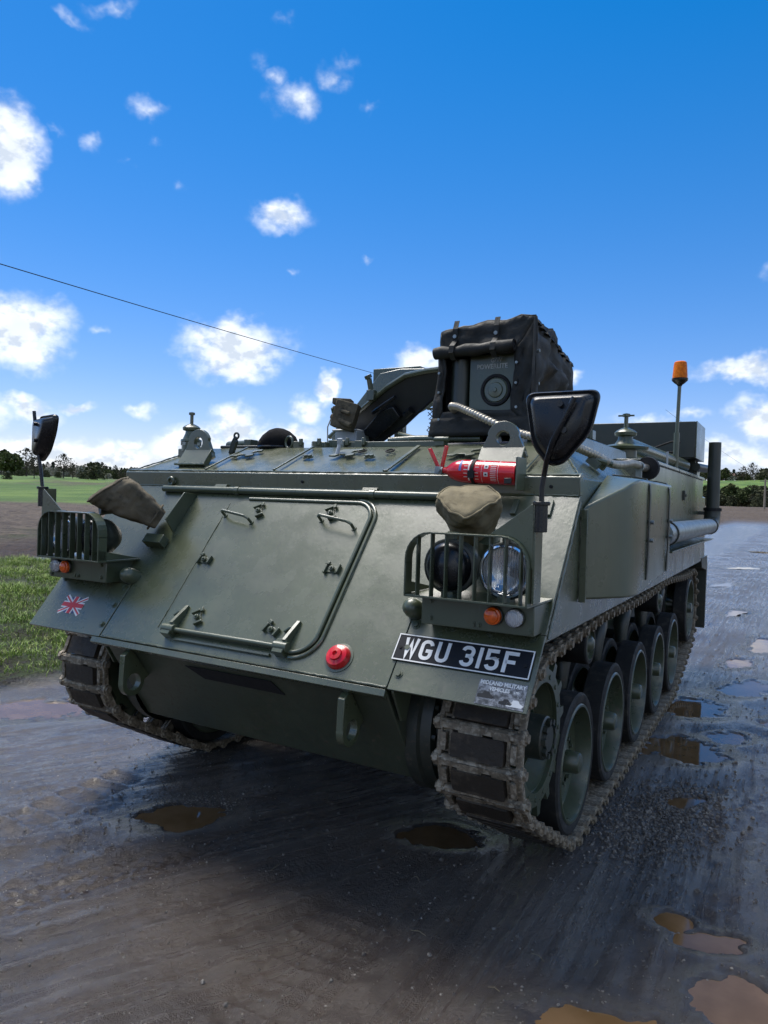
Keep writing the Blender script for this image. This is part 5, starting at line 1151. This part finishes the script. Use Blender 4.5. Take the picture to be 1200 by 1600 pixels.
cover('cover_back', [((x0-.02, yB, z0-.03), (x1+.02, yB, z0-.03), (x1-.012, yB-.02, 2.305), (x0+.028, yB-.02, 2.305), 10, 10, .01, (0, 1, 0), 9)], TARP)
m = MB().tube([(x0+.01+.0125*k*3.45, yF-.028, 2.268+.003*math.sin(k*2)+.0015*k) for k in range(11)], [.030+.004*math.sin(k*1.7) for k in range(11)], 14); fl_ = m.build('rolled_flap', TARP, t, angle=60)
MB().lathe((x0+.012+.0125*34.5, yF-.028, 2.283), EX, [(0, .030), (.002, .022), (-.004, .021), (-.002, .012), (.002, .010), (-.003, 0)], 16).build('flap_end', BLACKR, fl_)
for x in (.432, .655):
    mm = MB()
    for a, b_ in zip([(yF+.004, 2.435), (yF-.016, 2.39), (yF-.014, 2.33), (yF-.056, 2.296), (yF-.062, 2.262), (yF-.030, 2.232)], [(yF-.016, 2.39), (yF-.014, 2.33), (yF-.056, 2.296), (yF-.062, 2.262), (yF-.030, 2.232), (yF, 2.236)]):
        dy, dz = b_[0]-a[0], b_[1]-a[1]; L = math.hypot(dy, dz); mm.box((x, (a[0]+b_[0])/2, (a[1]+b_[1])/2), (.027, .004, L+.003), Matrix.Rotation(-math.atan2(dy, dz), 3, 'X'))
    st_ = mm.build('flap_strap', TARP, t); MB().cyl((x, yF-.016, 2.352), (x, yF-.024, 2.352), .010, 12).build('stud', STEEL, st_)
for x, z in ((.345, 2.17), (.345, 2.07), (.350, 1.93), (.765, 2.20), (.765, 2.10), (.770, 1.98), (.60, 1.945)): MB().cyl((x, yF+.004, z), (x, yF-.013, z), .007, 10).build('stud', STEEL, t)
for y, z in ((yF+.04, 2.26), (yF+.05, 2.10), (yF+.04, 1.97)): MB().cyl((x1, y, z), (x1+.020, y, z), .008, 10).build('stud', STEEL, t)
m = MB().tube([(x1+.004, yF-.004, z0), (x1+.004, yF+.0, 2.2), (x1-.003, yF+.02, z1+.01)], .007, 8); m.build('corner_seam', TARPS, t)
MB().box((.57, 1.52, 2.10), (.46, .60, .44)).build('machine_body', BLACKR, t, .01)
pan = MB().box((.621, yF+.045, 2.11), (.245, .02, .30)).build('control_panel', GREEN2, t, .004)
MB().tube([(.44, yF+.06, 1.95), (.44, yF+.06, 2.24)], .050, 18).build('silencer', DARKG, t)
MB().lathe((.645, yF+.036, 2.075), (0, -1, 0), [(0, .082), (.004, .082), (.010, .078), (.010, .068), (.002, .064)], 34).build('recoil_ring', BLACKR, pan)
MB().lathe((.645, yF+.034, 2.075), (0, -1, 0), [(0, .062), (.006, .058), (.006, .040), (.012, .036), (.014, .012), (.020, .010), (.020, 0)], 30).build('recoil_plate', GREENL, pan)
FR = Matrix(((1, 0, 0, 0), (0, 0, -1, 0), (0, 1, 0, 0), (0, 0, 0, 1)))
text_mesh('POWERLITE', .034, CREAM, Matrix.Translation((.620, yF+.0345, 2.196)) @ FR, pan, bold=.0008, ext=.0004, xs=.92)
text_mesh('G/W', .030, CREAM, Matrix.Translation((.642, yF+.0345, 2.226)) @ FR, pan, bold=.0003, ext=.0004)
for k in range(9):                 # frayed edge of the cover
    y = yF+.05+k*.075; z = 2.43-(y-yF)*.165
    MB().hexa([(x1-.02, y, z-.012), (x1+.010, y, z-.022), (x1+.010, y+.05, z-.03), (x1-.02, y+.05, z-.02), (x1-.03, y, z+.006+.006*(k % 3)), (x1+.004, y+.01, z-.004+.008*(k % 2)), (x1+.006, y+.045, z-.010), (x1-.02, y+.04, z-.004)]).build('frayed_strip', TARP, t)
# flexible exhaust hose from the generator across the deck
hp = [(.435, 1.16, 1.972), (.445, 1.085, 1.988), (.50, 1.05, 1.978), (.58, 1.03, 1.945), (.67, 1.01, 1.905), (.78, .985, 1.858), (.88, .965, 1.825), (1.0, .915, 1.798), (1.10, .870, 1.775), (1.155, .94, 1.752), (1.20, 1.04, 1.727), (1.225, 1.20, 1.705), (1.235, 1.40, 1.712), (1.243, 1.56, 1.728), (1.25, 1.70, 1.728), (1.25, 1.79, 1.722)]
def spline(P, k):
    P = [Vector(p_) for p_ in P]; out = []
    for i in range(len(P)-1):
        a, b_, c_, d = P[max(i-1, 0)], P[i], P[i+1], P[min(i+2, len(P)-1)]
        for j in range(k):
            u = j/k; out.append(.5*((2*b_)+(c_-a)*u+(2*a-5*b_+4*c_-d)*u*u+(3*b_-a-3*c_+d)*u**3))
    return out+[P[-1]]
sp = spline(hp, 22); MB().tube(sp, [(.0205 if k % 4 < 2 else .0165) for k in range(len(sp))], 12).build('exhaust_hose', HOSE, t, angle=80)
MB().tube([(1.25, 1.79, 1.722), (1.262, 1.92, 1.722)], .021, 14).build('hose_coupling', HOSE, t)
m = MB().lathe((1.262, 1.90, 1.722), (.05, 1, 0), [(0, .022), (.005, .062), (.03, .066), (.055, .055), (.07, .03), (.075, 0)], 24); m.build('rubber_filler', BLACKR, VEH)
m = MB().torus((1.252, 1.74, 1.722), (0, 1, 0), .024, .005, 18, 6).box((1.252, 1.74, 1.688), (.03, .02, .05)).build('hose_clip', STEEL, t)
